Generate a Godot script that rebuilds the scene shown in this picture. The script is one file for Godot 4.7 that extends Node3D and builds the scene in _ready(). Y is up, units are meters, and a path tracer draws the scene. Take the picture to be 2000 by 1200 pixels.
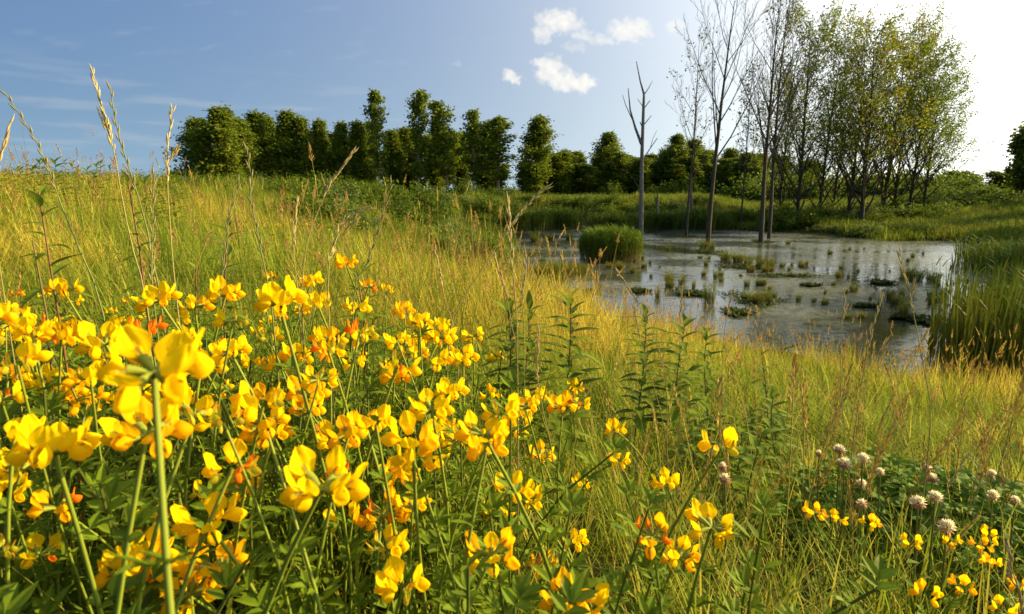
extends Node3D
# A marshy pond below a flowering bank, poplars beyond. x right, y up, -z away from the camera; water lies at y = 0.

const F := 1150.0            # focal length in pixels of the 2000 x 1200 photograph
const PITCH := 0.19548       # camera looks down 11.2 degrees
const EYE := Vector3(0, 4.0, 0)
const EXPO := 2.35

const ORD := ["first", "second", "third", "fourth", "fifth", "sixth", "seventh", "eighth", "ninth", "tenth", "eleventh", "twelfth", "thirteenth", "fourteenth", "fifteenth", "sixteenth", "seventeenth", "eighteenth"]

var rng := RandomNumberGenerator.new()
var shore := PackedVector2Array()   # pond outline, (x, depth)
var noise := FastNoiseLite.new()
var used := {}
var M := {}
var hgrid := PackedFloat32Array()
const GX0 := -90.0
const GD0 := -12.0
const GS := 0.5
const GNX := 400
const GND := 300

# ------------------------------------------------------------------ geometry collector
class Geo:
	var v := PackedVector3Array()
	var c := PackedColorArray()
	var ix := PackedInt32Array()

	func tri(a: Vector3, b: Vector3, d: Vector3, col: Color) -> void:
		var n := v.size()
		v.append(a); v.append(b); v.append(d)
		c.append(col); c.append(col); c.append(col)
		ix.append(n); ix.append(n + 1); ix.append(n + 2)

	func quad(a: Vector3, b: Vector3, d: Vector3, e: Vector3, col: Color, col2: Color) -> void:
		var n := v.size()
		v.append(a); v.append(b); v.append(d); v.append(e)
		c.append(col); c.append(col); c.append(col2); c.append(col2)
		ix.append(n); ix.append(n + 1); ix.append(n + 2)
		ix.append(n); ix.append(n + 2); ix.append(n + 3)

	func tube(pts: PackedVector3Array, rad: PackedFloat32Array, sides: int, c0: Color, c1: Color) -> void:
		var np := pts.size()
		var first := v.size()
		var ref := Vector3(0.31, 0.17, 0.93)
		for k in np:
			var t: Vector3 = (pts[mini(k + 1, np - 1)] - pts[maxi(k - 1, 0)]).normalized()
			var s := t.cross(ref).normalized()
			var w := s.cross(t)
			var col := c0.lerp(c1, float(k) / maxi(np - 1, 1))
			for j in sides:
				var a := TAU * j / sides
				v.append(pts[k] + (s * cos(a) + w * sin(a)) * rad[k])
				c.append(col)
		for k in np - 1:
			for j in sides:
				var a0 := first + k * sides + j
				var a1 := first + k * sides + (j + 1) % sides
				var b0 := a0 + sides
				var b1 := a1 + sides
				ix.append(a0); ix.append(b0); ix.append(b1)
				ix.append(a0); ix.append(b1); ix.append(a1)

	# a grass blade or reed leaf: starts at p, heads along d, bends over towards o
	func blade(p: Vector3, d: Vector3, o: Vector3, length: float, w: float, bend: float, segs: int, c0: Color, c1: Color) -> void:
		var side := d.cross(o)
		if side.length() < 0.01:
			side = Vector3(1, 0, 0)
		side = side.normalized()
		var first := v.size()
		for k in segs + 1:
			var t := float(k) / segs
			var q := p + d * (length * t * (1.0 - 0.25 * bend * t)) + o * (length * bend * t * t * 0.7) - Vector3(0, 1, 0) * (length * bend * bend * t * t * t * 0.35)
			var ww := w * (0.75 + 0.5 * t - 1.25 * t * t * t) * 0.5
			var col := c0.lerp(c1, t)
			if k == segs:
				v.append(q); c.append(col)
			else:
				v.append(q - side * ww); v.append(q + side * ww)
				c.append(col); c.append(col)
		for k in segs:
			var a := first + k * 2
			if k == segs - 1:
				ix.append(a); ix.append(a + 1); ix.append(a + 2)
			else:
				ix.append(a); ix.append(a + 1); ix.append(a + 3)
				ix.append(a); ix.append(a + 3); ix.append(a + 2)

	# a folded pointed leaf of 2 x n quads; n_up is its upper side
	func leaf(p: Vector3, d: Vector3, n_up: Vector3, length: float, w: float, droop: float, n: int, col: Color, rib: Color, te := 0.75, pw := 1.0) -> void:
		var side := d.cross(n_up).normalized()
		var first := v.size()
		for k in n + 1:
			var t := float(k) / n
			var q := p + d * length * t - n_up * (length * droop * t * t)
			var ww := w * 0.5 * pow(maxf(sin(PI * pow(t, te)), 0.0), pw) * (1.0 if k < n else (0.0 if pw == 1.0 else 0.0))
			if k == 0:
				ww = w * 0.06
			v.append(q - side * ww + n_up * ww * 0.35); c.append(col)
			v.append(q); c.append(rib)
			v.append(q + side * ww + n_up * ww * 0.35); c.append(col)
		for k in n:
			var a := first + k * 3
			for j in 2:
				ix.append(a + j); ix.append(a + j + 1); ix.append(a + j + 4)
				ix.append(a + j); ix.append(a + j + 4); ix.append(a + j + 3)

	# a leaf-sized rhombus folded along its middle
	func card(p: Vector3, d: Vector3, s: Vector3, length: float, w: float, col: Color) -> void:
		var n := v.size()
		var m := p + d * length * 0.45
		v.append(p); v.append(m + s * w * 0.5); v.append(p + d * length); v.append(m - s * w * 0.5)
		c.append(col); c.append(col); c.append(col); c.append(col)
		ix.append(n); ix.append(n + 1); ix.append(n + 2)
		ix.append(n); ix.append(n + 2); ix.append(n + 3)

	func grid(f: Callable, nu: int, nv: int) -> void:   # f(u, v) -> [point, colour]
		var first := v.size()
		for j in nv + 1:
			for i in nu + 1:
				var r: Array = f.call(float(i) / nu, float(j) / nv)
				v.append(r[0]); c.append(r[1])
		for j in nv:
			for i in nu:
				var a := first + j * (nu + 1) + i
				ix.append(a); ix.append(a + 1); ix.append(a + nu + 2)
				ix.append(a); ix.append(a + nu + 2); ix.append(a + nu + 1)

	func mesh(smooth := false) -> ArrayMesh:
		var arr := []
		arr.resize(Mesh.ARRAY_MAX)
		arr[Mesh.ARRAY_VERTEX] = v
		arr[Mesh.ARRAY_COLOR] = c
		arr[Mesh.ARRAY_INDEX] = ix
		var m := ArrayMesh.new()
		m.add_surface_from_arrays(Mesh.PRIMITIVE_TRIANGLES, arr)
		if smooth:
			var st := SurfaceTool.new()
			st.create_from(m, 0)
			st.generate_normals()
			m = st.commit()
		return m

# ------------------------------------------------------------------ small helpers
func rr(a: float, b: float) -> float:
	return rng.randf_range(a, b)

func rdir() -> Vector3:
	var y := rr(-1, 1)
	var a := rr(0, TAU)
	var s := sqrt(1.0 - y * y)
	return Vector3(s * cos(a), y, s * sin(a))

func ray(px: float, py: float) -> Vector3:      # direction of a photograph pixel
	var u := (px - 1000.0) / F
	var w := (600.0 - py) / F
	return Vector3(u, w * cos(PITCH) - sin(PITCH), -(cos(PITCH) + w * sin(PITCH)))

func at_dist(px: float, py: float, r: float) -> Vector3:
	return EYE + ray(px, py) * r

func at_depth(px: float, py: float, d: float) -> Vector3:
	var q := ray(px, py)
	return EYE + q * (d / -q.z)

func on_level(px: float, py: float, h: float) -> Vector3:
	var q := ray(px, py)
	return EYE + q * ((h - EYE.y) / q.y)

func on_land(px: float, py: float, most: float) -> Vector3:   # where a pixel's ray first meets the ground
	var q := ray(px, py)
	q /= -q.z
	var d := 0.5
	while d < most * 1.6:
		var p := EYE + q * d
		if p.y < ground(p.x, d):
			return Vector3(p.x, ground(p.x, d), p.z)
		d *= 1.01
	var e := EYE + q * most
	return Vector3(e.x, ground(e.x, most), e.z)

func pixel(p: Vector3) -> Vector2:
	var q := p - EYE
	var fw := -q.z * cos(PITCH) - q.y * sin(PITCH)
	if fw < 0.01:
		return Vector2(-9999, 9999)
	var up := q.y * cos(PITCH) - q.z * sin(PITCH)
	return Vector2(1000.0 + F * q.x / fw, 600.0 - F * up / fw)

func sstep(a: float, b: float, x: float) -> float:
	var t := clampf((x - a) / (b - a), 0.0, 1.0)
	return t * t * (3.0 - 2.0 * t)

func shore_distance(x: float, d: float) -> float:  # positive on land
	var p := Vector2(x, d)
	var best := 1e9
	var n := shore.size()
	var inside := false
	for i in n:
		var a := shore[i]
		var b := shore[(i + 1) % n]
		var ab := b - a
		var t := clampf((p - a).dot(ab) / ab.length_squared(), 0.0, 1.0)
		best = minf(best, (p - a - ab * t).length_squared())
		if (a.y > d) != (b.y > d) and x < (b.x - a.x) * (d - a.y) / (b.y - a.y) + a.x:
			inside = not inside
	return -sqrt(best) if inside else sqrt(best)

func land(x: float, d: float) -> float:
	var s := shore_distance(x, d)
	if s < 0.0:
		return maxf(-0.6, s * 0.3)
	var width := lerpf(13.0, 8.5, sstep(20, 55, d))
	width = lerpf(width, 48.0, sstep(22, 38, x))
	var t := clampf(s / width, 0.0, 1.0)
	var h := lerpf(3.42, 2.55, sstep(40.0, 70.0, d)) * (0.55 * t + 0.45 * t * t * (3.0 - 2.0 * t))
	h += 0.42 * sstep(5.0, 22.0, -x - 0.06 * d) * sstep(3.0, 12.0, d) * (1.0 - sstep(45, 75, d))
	h += 0.16 * exp(-(pow((x + 0.55) / 0.8, 2.0) + pow((d - 0.65) / 0.7, 2.0)))
	h += noise.get_noise_2d(x * 6.0, d * 6.0) * 0.16 * sstep(0.0, 6.0, s) * sstep(1.2, 5.0, sqrt(x * x + d * d))
	if s > 40.0:
		h += (s - 40.0) * 0.002
	return h

func ground(x: float, d: float) -> float:
	var fx := (x - GX0) / GS
	var fd := (d - GD0) / GS
	if fx < 0 or fd < 0 or fx >= GNX - 1 or fd >= GND - 1 or (absf(x) < 4.0 and absf(d) < 4.0):
		return land(x, d)
	var i := int(fx)
	var j := int(fd)
	fx -= i
	fd -= j
	var k := j * GNX + i
	return lerpf(lerpf(hgrid[k], hgrid[k + 1], fx), lerpf(hgrid[k + GNX], hgrid[k + GNX + 1], fx), fd)

func numbered(called: String) -> String:
	if not used.has(called):
		used[called] = 0
		return called
	used[called] += 1
	return "%s_%03d" % [called, used[called]]

func part(called: String, m: Mesh, mat: Material, parent: Node, kind := "") -> MeshInstance3D:
	var o := MeshInstance3D.new()
	o.name = called
	o.mesh = m
	o.material_override = mat
	if kind:
		o.set_meta("kind", kind)
	parent.add_child(o, true)
	return o

func tag(o: Node, label: String, category: String, group := "", kind := "") -> void:
	if label: o.set_meta("label", label)
	if category: o.set_meta("category", category)
	if group: o.set_meta("group", group)
	if kind: o.set_meta("kind", kind)

func thing(called: String, at: Vector3, label: String, category: String, group := "") -> Node3D:
	var o := Node3D.new()
	o.name = numbered(called)
	add_child(o)
	o.position = at
	tag(o, label, category, group)
	return o

func copy(src: Node3D, called: String, at: Vector3, turn: float, sc: Vector3, label: String, group := "") -> Node3D:
	var o: Node3D = src.duplicate()
	o.name = numbered(called)
	add_child(o)
	o.position = at
	o.rotation = Vector3(0, turn, 0)
	o.scale = sc
	o.set_meta("label", label)
	if group:
		o.set_meta("group", group)
	elif o.has_meta("group"):
		o.remove_meta("group")
	return o

func structure(called: String, m: Mesh, mat: Material) -> MeshInstance3D:
	var o := part(called, m, mat, self, "structure")
	return o

func many(called: String, m: Mesh, mat: Material, buf: PackedFloat32Array, label: String, category: String) -> void:
	var n := buf.size() / 16
	if n == 0:
		return
	var mm := MultiMesh.new()
	mm.transform_format = MultiMesh.TRANSFORM_3D
	mm.use_colors = true
	mm.mesh = m
	mm.instance_count = n
	mm.buffer = buf
	var o := MultiMeshInstance3D.new()
	o.name = numbered(called)
	o.multimesh = mm
	o.material_override = mat
	tag(o, label, category, "", "stuff")
	add_child(o)
	print(called, " ", n)

func put(buf: PackedFloat32Array, b: Basis, p: Vector3, col: Color) -> void:
	buf.append(b.x.x); buf.append(b.y.x); buf.append(b.z.x); buf.append(p.x)
	buf.append(b.x.y); buf.append(b.y.y); buf.append(b.z.y); buf.append(p.y)
	buf.append(b.x.z); buf.append(b.y.z); buf.append(b.z.z); buf.append(p.z)
	buf.append(col.r); buf.append(col.g); buf.append(col.b); buf.append(1.0)

func plant_mat(backlight: float, rough := 0.6, spec := 0.35) -> StandardMaterial3D:
	var m := StandardMaterial3D.new()
	m.vertex_color_use_as_albedo = true
	m.roughness = rough
	m.metallic_specular = spec
	m.cull_mode = BaseMaterial3D.CULL_DISABLED
	if backlight > 0.0:
		m.backlight_enabled = true
		m.backlight = Color(backlight, backlight, backlight)
	return m

func noise_tex(freq: float, octaves: int, ramp: Gradient, seed_: int, normal := false, size := 512) -> NoiseTexture2D:
	var n := FastNoiseLite.new()
	n.seed = seed_
	n.noise_type = FastNoiseLite.TYPE_SIMPLEX_SMOOTH
	n.frequency = freq
	n.fractal_octaves = octaves
	var t := NoiseTexture2D.new()
	t.width = size
	t.height = size
	t.seamless = true
	t.noise = n
	t.as_normal_map = normal
	if ramp:
		t.color_ramp = ramp
	return t

func ramp(stops: Array) -> Gradient:     # [[offset, linear colour], ...]
	var g := Gradient.new()
	var o := PackedFloat32Array()
	var c := PackedColorArray()
	for s in stops:
		o.append(s[0])
		c.append(s[1].linear_to_srgb())
	g.offsets = o
	g.colors = c
	return g

# ------------------------------------------------------------------ light, sky, camera
const SUN_AZ := 72.0
const SUN_EL := 21.0

func sky_colour(az: float, el: float) -> Vector3:
	var saz := deg_to_rad(SUN_AZ)
	var sel := deg_to_rad(SUN_EL)
	var cosang := sin(el) * sin(sel) + cos(el) * cos(sel) * cos(az - saz)
	var ang := rad_to_deg(acos(clampf(cosang, -1, 1)))
	var e := maxf(rad_to_deg(el), 0.0)
	var low := exp(-e / 11.0)
	var c := Vector3(0.04, 0.15, 0.42).lerp(Vector3(0.26, 0.44, 0.58), low)
	var g := 1.3 * exp(-(ang - 41.0) / 20.0)
	g = minf(g, 3.6)
	c += Vector3(1.0, 0.95, 0.77) * g + Vector3(0.10, 0.06, 0.0) * low * g
	return c / EXPO

func make_sky() -> Image:
	var w0 := 256
	var h0 := 128
	var im := Image.create_empty(w0 + 8, h0, false, Image.FORMAT_RGBAF)
	for r in h0:
		var el := PI / 2 - (r + 0.5) / h0 * PI
		for k in w0 + 8:
			var q := sky_colour((k - 4 + 0.5) / w0 * TAU, el)
			im.set_pixel(k, r, Color(q.x, q.y, q.z))
	var W := 4096
	var H := 2048
	im.resize(W + 128, H, Image.INTERPOLATE_CUBIC)
	im = im.get_region(Rect2i(64, 0, W, H))
	var n := FastNoiseLite.new()
	n.seed = 11
	n.frequency = 0.011
	n.fractal_octaves = 5
	var fine := FastNoiseLite.new()
	fine.seed = 5
	fine.frequency = 0.02
	fine.fractal_octaves = 4
	# cumulus puffs as [px, py, half width, half height, opacity] of the photograph, fixed to the sky
	var puffs := [[1092, 42, 46, 26, 1.0], [1062, 62, 22, 14, 0.7], [1060, 76, 20, 8, 0.6], [1140, 70, 24, 14, 0.6], [1172, 80, 24, 13, 0.55], [1232, 58, 48, 24, 0.85], [1210, 66, 18, 16, 0.6], [1120, 92, 26, 9, 0.3], [1318, 52, 20, 12, 0.45],
		[1075, 138, 34, 28, 1.0], [1100, 158, 34, 24, 1.0], [1135, 162, 32, 20, 1.0], [1062, 128, 20, 16, 0.9], [1000, 150, 22, 12, 0.9], [985, 145, 9, 8, 0.5], [893, 125, 12, 7, 0.15]]
	for r in range(int(H * 0.26), int(H * 0.5)):
		var el := PI / 2 - (r + 0.5) / H * PI
		for k in range(-560, 420):
			var az := (k + 0.5) / W * TAU
			var p := pixel(EYE + Vector3(sin(az) * cos(el), sin(el), -cos(az) * cos(el)))
			var a := 0.0
			if p.x > 860 and p.x < 1380 and p.y < 210:
				var wx := p.x + n.get_noise_2d(p.x * 3.0 + 900, p.y * 3.0) * 16.0 + fine.get_noise_2d(p.x * 4.0, p.y * 4.0) * 7.0
				var wy := p.y + n.get_noise_2d(p.x * 3.0, p.y * 3.0 + 500) * 12.0 + fine.get_noise_2d(p.x * 4.0 + 77, p.y * 4.0) * 6.0
				for b in puffs:
					var dx: float = (wx - b[0]) / b[2]
					var dy: float = (wy - b[1]) / b[3]
					a = maxf(a, b[4] * (1.0 - sstep(-0.1, 1.35, dx * dx + dy * dy)))
				a *= 0.82 + 0.3 * fine.get_noise_2d(p.x * 3.0, p.y * 3.0)
			var ed := rad_to_deg(el)
			var cirrus := sstep(0.05, 0.6, n.get_noise_2d(rad_to_deg(az) * 7.0 + 40 * sin(ed * 0.2), ed * 75.0)) * sstep(0.5, 3.0, ed) * (1.0 - sstep(7.0, 11.0, ed)) * (1.0 - sstep(-12.0, 10.0, rad_to_deg(az))) * 0.22
			cirrus += sstep(0.25, 0.8, fine.get_noise_2d(rad_to_deg(az) * 5.0 + ed * 9.0, ed * 22.0 - rad_to_deg(az) * 7.0)) * 0.16 * sstep(6, 12, ed)
			if a <= 0.003 and cirrus <= 0.003:
				continue
			var c := im.get_pixel(posmod(k, W), r)
			c = c.lerp(Color(0.62, 0.66, 0.68) * (1.0 / EXPO), clampf(cirrus, 0, 0.6))
			c = c.lerp(Color(1.02, 0.97, 0.86) * (1.0 / EXPO) + c * 0.12, clampf(a, 0, 0.95))
			im.set_pixel(posmod(k, W), r, c)
	return im

func stage() -> void:
	var cam := Camera3D.new()
	cam.name = "camera"
	add_child(cam)
	cam.position = EYE
	cam.rotation = Vector3(-PITCH, 0, 0)
	var att := CameraAttributesPhysical.new()
	att.frustum_focal_length = 12.0 * F / 600.0
	att.frustum_near = 0.03
	att.frustum_far = 5000.0
	att.frustum_focus_distance = 1.1
	att.exposure_aperture = 18.0
	cam.attributes = att
	cam.fov = rad_to_deg(2.0 * atan(600.0 / F))
	cam.near = 0.03
	cam.far = 5000.0
	cam.current = true
	print("fov ", cam.fov)
	var env := Environment.new()
	env.background_mode = Environment.BG_SKY
	env.tonemap_mode = Environment.TONE_MAPPER_LINEAR
	env.tonemap_exposure = EXPO
	var sky := Sky.new()
	var pm := PanoramaSkyMaterial.new()
	pm.panorama = ImageTexture.create_from_image(make_sky())
	sky.sky_material = pm
	env.sky = sky
	env.sdfgi_enabled = true
	env.ssao_enabled = true
	env.ssil_enabled = true
	var we := WorldEnvironment.new()
	we.name = "environment"
	we.environment = env
	add_child(we)
	var sun := DirectionalLight3D.new()
	sun.name = "sun"
	sun.light_energy = 1.6
	sun.light_color = Color(1.0, 0.88, 0.62)
	sun.light_angular_distance = 0.6
	sun.shadow_enabled = true
	add_child(sun)
	var a := deg_to_rad(SUN_AZ)
	var e := deg_to_rad(SUN_EL)
	sun.look_at_from_position(Vector3.ZERO, -Vector3(sin(a) * cos(e), sin(e), -cos(a) * cos(e)), Vector3.UP)

func materials() -> void:
	M.leaf = plant_mat(0.9, 0.6, 0.2)
	M.grass = plant_mat(0.9, 0.65, 0.18)
	M.reed = plant_mat(0.6, 0.65, 0.15)
	M.petal = plant_mat(1.0, 0.7, 0.12)
	M.stem = plant_mat(0.3, 0.6, 0.3)
	M.seed = plant_mat(0.5, 0.75, 0.2)
	var bark := plant_mat(0.0, 0.9, 0.2)
	bark.albedo_texture = noise_tex(0.02, 4, ramp([[0.0, Color(0.35, 0.34, 0.33)], [0.5, Color(0.8, 0.8, 0.8)], [1.0, Color(1, 1, 1)]]), 3)
	bark.uv1_triplanar = true
	bark.uv1_world_triplanar = true
	bark.uv1_scale = Vector3(1.2, 0.25, 1.2)
	M.bark = bark
	var soil := StandardMaterial3D.new()
	soil.albedo_texture = noise_tex(0.012, 5, ramp([[0.0, Color(0.018, 0.022, 0.006)], [0.4, Color(0.05, 0.06, 0.014)], [0.62, Color(0.09, 0.09, 0.02)], [1.0, Color(0.15, 0.13, 0.035)]]), 21)
	soil.uv1_triplanar = true
	soil.uv1_world_triplanar = true
	soil.uv1_scale = Vector3(0.35, 0.35, 0.35)
	soil.detail_enabled = true
	soil.detail_blend_mode = BaseMaterial3D.BLEND_MODE_MUL
	soil.detail_uv_layer = BaseMaterial3D.DETAIL_UV_2
	soil.uv2_triplanar = true
	soil.uv2_world_triplanar = true
	soil.uv2_scale = Vector3(3, 3, 3)
	soil.detail_albedo = noise_tex(0.03, 5, ramp([[0.0, Color(0.45, 0.45, 0.45)], [1.0, Color(1, 1, 1)]]), 8)
	soil.roughness = 0.95
	soil.metallic_specular = 0.15
	M.soil = soil

# ------------------------------------------------------------------ setting
func terrain() -> void:
	hgrid.resize(GNX * GND)
	for j in GND:
		for i in GNX:
			hgrid[j * GNX + i] = land(GX0 + i * GS, GD0 + j * GS)
	var g := Geo.new()
	var rings := PackedFloat32Array([0.0])
	var r := 0.12
	while r < 3000.0:
		rings.append(r)
		r *= 1.045 if r < 120.0 else 1.25
	var na := 300
	for ri in rings.size():
		for k in na:
			var a := TAU * k / na
			var x := sin(a) * rings[ri]
			var d := cos(a) * rings[ri]
			g.v.append(Vector3(x, land(x, d), -d))
			g.c.append(Color(1, 1, 1))
	for ri in rings.size() - 1:
		for k in na:
			var a0 := ri * na + k
			var a1 := ri * na + (k + 1) % na
			g.ix.append(a0); g.ix.append(a0 + na); g.ix.append(a1 + na)
			g.ix.append(a0); g.ix.append(a1 + na); g.ix.append(a1)
	structure("ground", g.mesh(true), M.soil)

func water() -> void:
	# murky water: a thin film of weed in drifts lies on it
	var n := 1024
	var col := Image.create_empty(n, n, false, Image.FORMAT_RGBA8)
	var rough := Image.create_empty(n, n, false, Image.FORMAT_RGBA8)
	var big := FastNoiseLite.new()
	big.seed = 4
	big.frequency = 0.007
	big.fractal_octaves = 4
	var small := FastNoiseLite.new()
	small.seed = 9
	small.frequency = 0.16
	small.fractal_octaves = 3
	for j in n:
		for i in n:
			var x := lerpf(-12.0, 62.0, (i + 0.5) / n)
			var d := lerpf(4.0, 78.0, (j + 0.5) / n)
			var f := big.get_noise_2d(i * 1.0, j * 1.6)
			var s := small.get_noise_2d(i, j)
			var film := 0.34 + 0.66 * sstep(-0.25, 0.3, f + 0.012 * (x - 12.0))
			# an open channel winds through the film
			var ch := absf(x - (9.5 + 5.5 * sin((d - 14.0) * 0.13) + (d - 20.0) * 0.16))
			film *= sstep(0.4, 1.6, ch + f)
			film *= 0.7 + 0.7 * s
			film = clampf(film, 0, 1)
			var speck := sstep(0.28, 0.42, s) * 0.8
			var c := Color(0.016, 0.021, 0.014).lerp(Color(0.165, 0.175, 0.12), film).lerp(Color(0.03, 0.045, 0.015), speck * 0.7)
			col.set_pixel(i, j, c.linear_to_srgb())
			var ro := lerpf(0.07, 0.28, film)
			rough.set_pixel(i, j, Color(ro, ro, ro))
	var m := StandardMaterial3D.new()
	m.albedo_texture = ImageTexture.create_from_image(col)
	m.roughness = 1.0
	m.roughness_texture = ImageTexture.create_from_image(rough)
	m.metallic_specular = 0.5
	# ripples as real relief: rows of low waves, fine enough to break the reflections
	structure("pond_water", ripples(), m)

func ripples() -> ArrayMesh:
	var rn := FastNoiseLite.new()
	rn.seed = 77
	rn.frequency = 1.0
	rn.fractal_octaves = 3
	var v := PackedVector3Array()
	var uv := PackedVector2Array()
	var ix := PackedInt32Array()
	var nd := 420
	var nx := 360
	for j in nd + 1:
		var d := 8.0 * pow(76.0 / 8.0, float(j) / nd)
		for i in nx + 1:
			var x := lerpf(-0.25, 0.98, float(i) / nx) * d
			var amp := 0.005 * (0.6 + d * 0.02)
			v.append(Vector3(x, rn.get_noise_2d(x * 1.6, d * 3.2) * amp + rn.get_noise_2d(x * 5.0 + 70, d * 9.0) * amp * 0.35, -d))
			uv.append(Vector2((x + 12.0) / 74.0, (d - 4.0) / 74.0))
	for j in nd:
		for i in nx:
			var a := j * (nx + 1) + i
			ix.append(a); ix.append(a + nx + 1); ix.append(a + nx + 2)
			ix.append(a); ix.append(a + nx + 2); ix.append(a + 1)
	var arr := []
	arr.resize(Mesh.ARRAY_MAX)
	arr[Mesh.ARRAY_VERTEX] = v
	arr[Mesh.ARRAY_TEX_UV] = uv
	arr[Mesh.ARRAY_INDEX] = ix
	var am := ArrayMesh.new()
	am.add_surface_from_arrays(Mesh.PRIMITIVE_TRIANGLES, arr)
	var st := SurfaceTool.new()
	st.create_from(am, 0)
	st.generate_normals()
	return st.commit()

# ------------------------------------------------------------------ trees
func limb(g: Geo, tips: Array, p: Vector3, d: Vector3, length: float, r0: float, level: int, o: Dictionary) -> void:
	var segs := 5 if level == 0 else (4 if level == 1 else 3)
	if level == 0:
		segs = 8
	var pts := PackedVector3Array([p])
	var rad := PackedFloat32Array([r0])
	var q := p
	var dir := d
	var wob: float = o.wobble * (0.22 if level == 0 else 1.0)
	for k in segs:
		dir = (dir + rdir() * wob + Vector3.UP * (o.up * (0.0 if level == 0 else 1.0))).normalized()
		q += dir * (length / segs)
		pts.append(q)
		rad.append(maxf(r0 * (1.0 - (k + 1.0) / segs * (0.88 if level == 0 else 0.8)), o.twig))
	g.tube(pts, rad, 7 if level == 0 else (5 if level == 1 else 3), o.bark0 if level == 0 else o.bark1, o.bark1)
	if level >= int(o.levels):
		tips.append([pts[segs], dir])
		tips.append([pts[segs - 1], dir])
		tips.append([pts[segs - 2], dir])
		return
	var n: int = o.kids[level]
	var t0: float = o.clear if level == 0 else 0.2
	for k in n:
		var t := t0 + (1.0 - t0) * (k + rr(0.1, 0.9)) / n
		t = minf(t, 0.97)
		var f := t * segs
		var i := mini(int(f), segs - 1)
		var at := pts[i].lerp(pts[i + 1], f - i)
		var ax := (pts[i + 1] - pts[i]).normalized()
		var a := k * 2.4 + rr(-0.5, 0.5)
		var s := ax.cross(Vector3(0.3, 0.2, 0.9)).normalized()
		var out := s * cos(a) + s.cross(ax) * sin(a)
		var ang: float = o.angle[level] * rr(0.75, 1.25)
		var cd := (ax * cos(ang) + out * sin(ang)).normalized()
		var shape: float
		if level == 0:
			shape = o.reach * (o.profile as Callable).call((t - t0) / (1.0 - t0)) * rr(o.get("ragged", 0.75), 1.2)
		else:
			shape = length * rr(0.3, 0.55) * (1.15 - 0.6 * t)
		var cr := maxf(lerpf(rad[i], rad[i + 1], f - i) * o.thin, o.twig)
		limb(g, tips, at, cd, shape, cr, level + 1, o)
	if level > 0:
		tips.append([pts[segs], dir])

func foliage(tips: Array, per: int, spread: float, size: float, cols: Array, squash := 1.0) -> Geo:
	var g := Geo.new()
	for t in tips:
		var base: Color = cols[rng.randi() % cols.size()]
		for k in per:
			var q: Vector3 = t[0] + Vector3(rng.randfn() * spread, rng.randfn() * spread * squash, rng.randfn() * spread)
			var d := (rdir() + Vector3(0, -0.25, 0)).normalized()
			var s := d.cross(rdir()).normalized()
			var f := rr(0.7, 1.3)
			var c := Color(base.r * f * rr(0.9, 1.1), base.g * f, base.b * f)
			var z := size * rr(0.65, 1.3)
			g.card(q, d, s, z, z * 0.72, c)
	return g

func make_tree(at: Vector3, called: String, label: String, group: String, o: Dictionary) -> Node3D:
	var t := thing(called, at, label, "tree", group)
	var g := Geo.new()
	var tips := []
	limb(g, tips, Vector3(0, -0.3, 0), (Vector3.UP + Vector3(o.get("lean", 0.0), 0, 0)).normalized(), o.height, o.radius, 0, o)
	part("trunk", g.mesh(true), M.bark, t)
	if int(o.per) > 0:
		if o.has("keep"):
			tips = tips.filter(func(_x): return rng.randf() < o.keep)
		part("crown", foliage(tips, o.per, o.spread, o.size, o.cols).mesh(), M.leaf, t)
	return t

func poplar_opts(h: float, reach: float, k: int) -> Dictionary:
	var greens := [Color(0.13, 0.18, 0.016), Color(0.155, 0.205, 0.018), Color(0.11, 0.155, 0.015), Color(0.18, 0.22, 0.02)]
	return {"height": h, "radius": 0.17, "levels": 2, "kids": [46, 6], "clear": 0.10 + 0.05 * (k % 3), "angle": [0.6, 0.45], "up": 0.14, "wobble": 0.16, "reach": reach, "twig": 0.012, "thin": 0.45,
		"profile": func(t): return 0.6 + 1.4 * t if t < 0.3 else 0.1 + 0.95 * pow(1.0 - (t - 0.3) / 0.7, 1.1), "bark0": Color(0.42, 0.33, 0.19), "bark1": Color(0.22, 0.18, 0.10),
		"ragged": 0.4, "per": 14, "spread": 0.36, "size": 0.33, "cols": greens}

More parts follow.
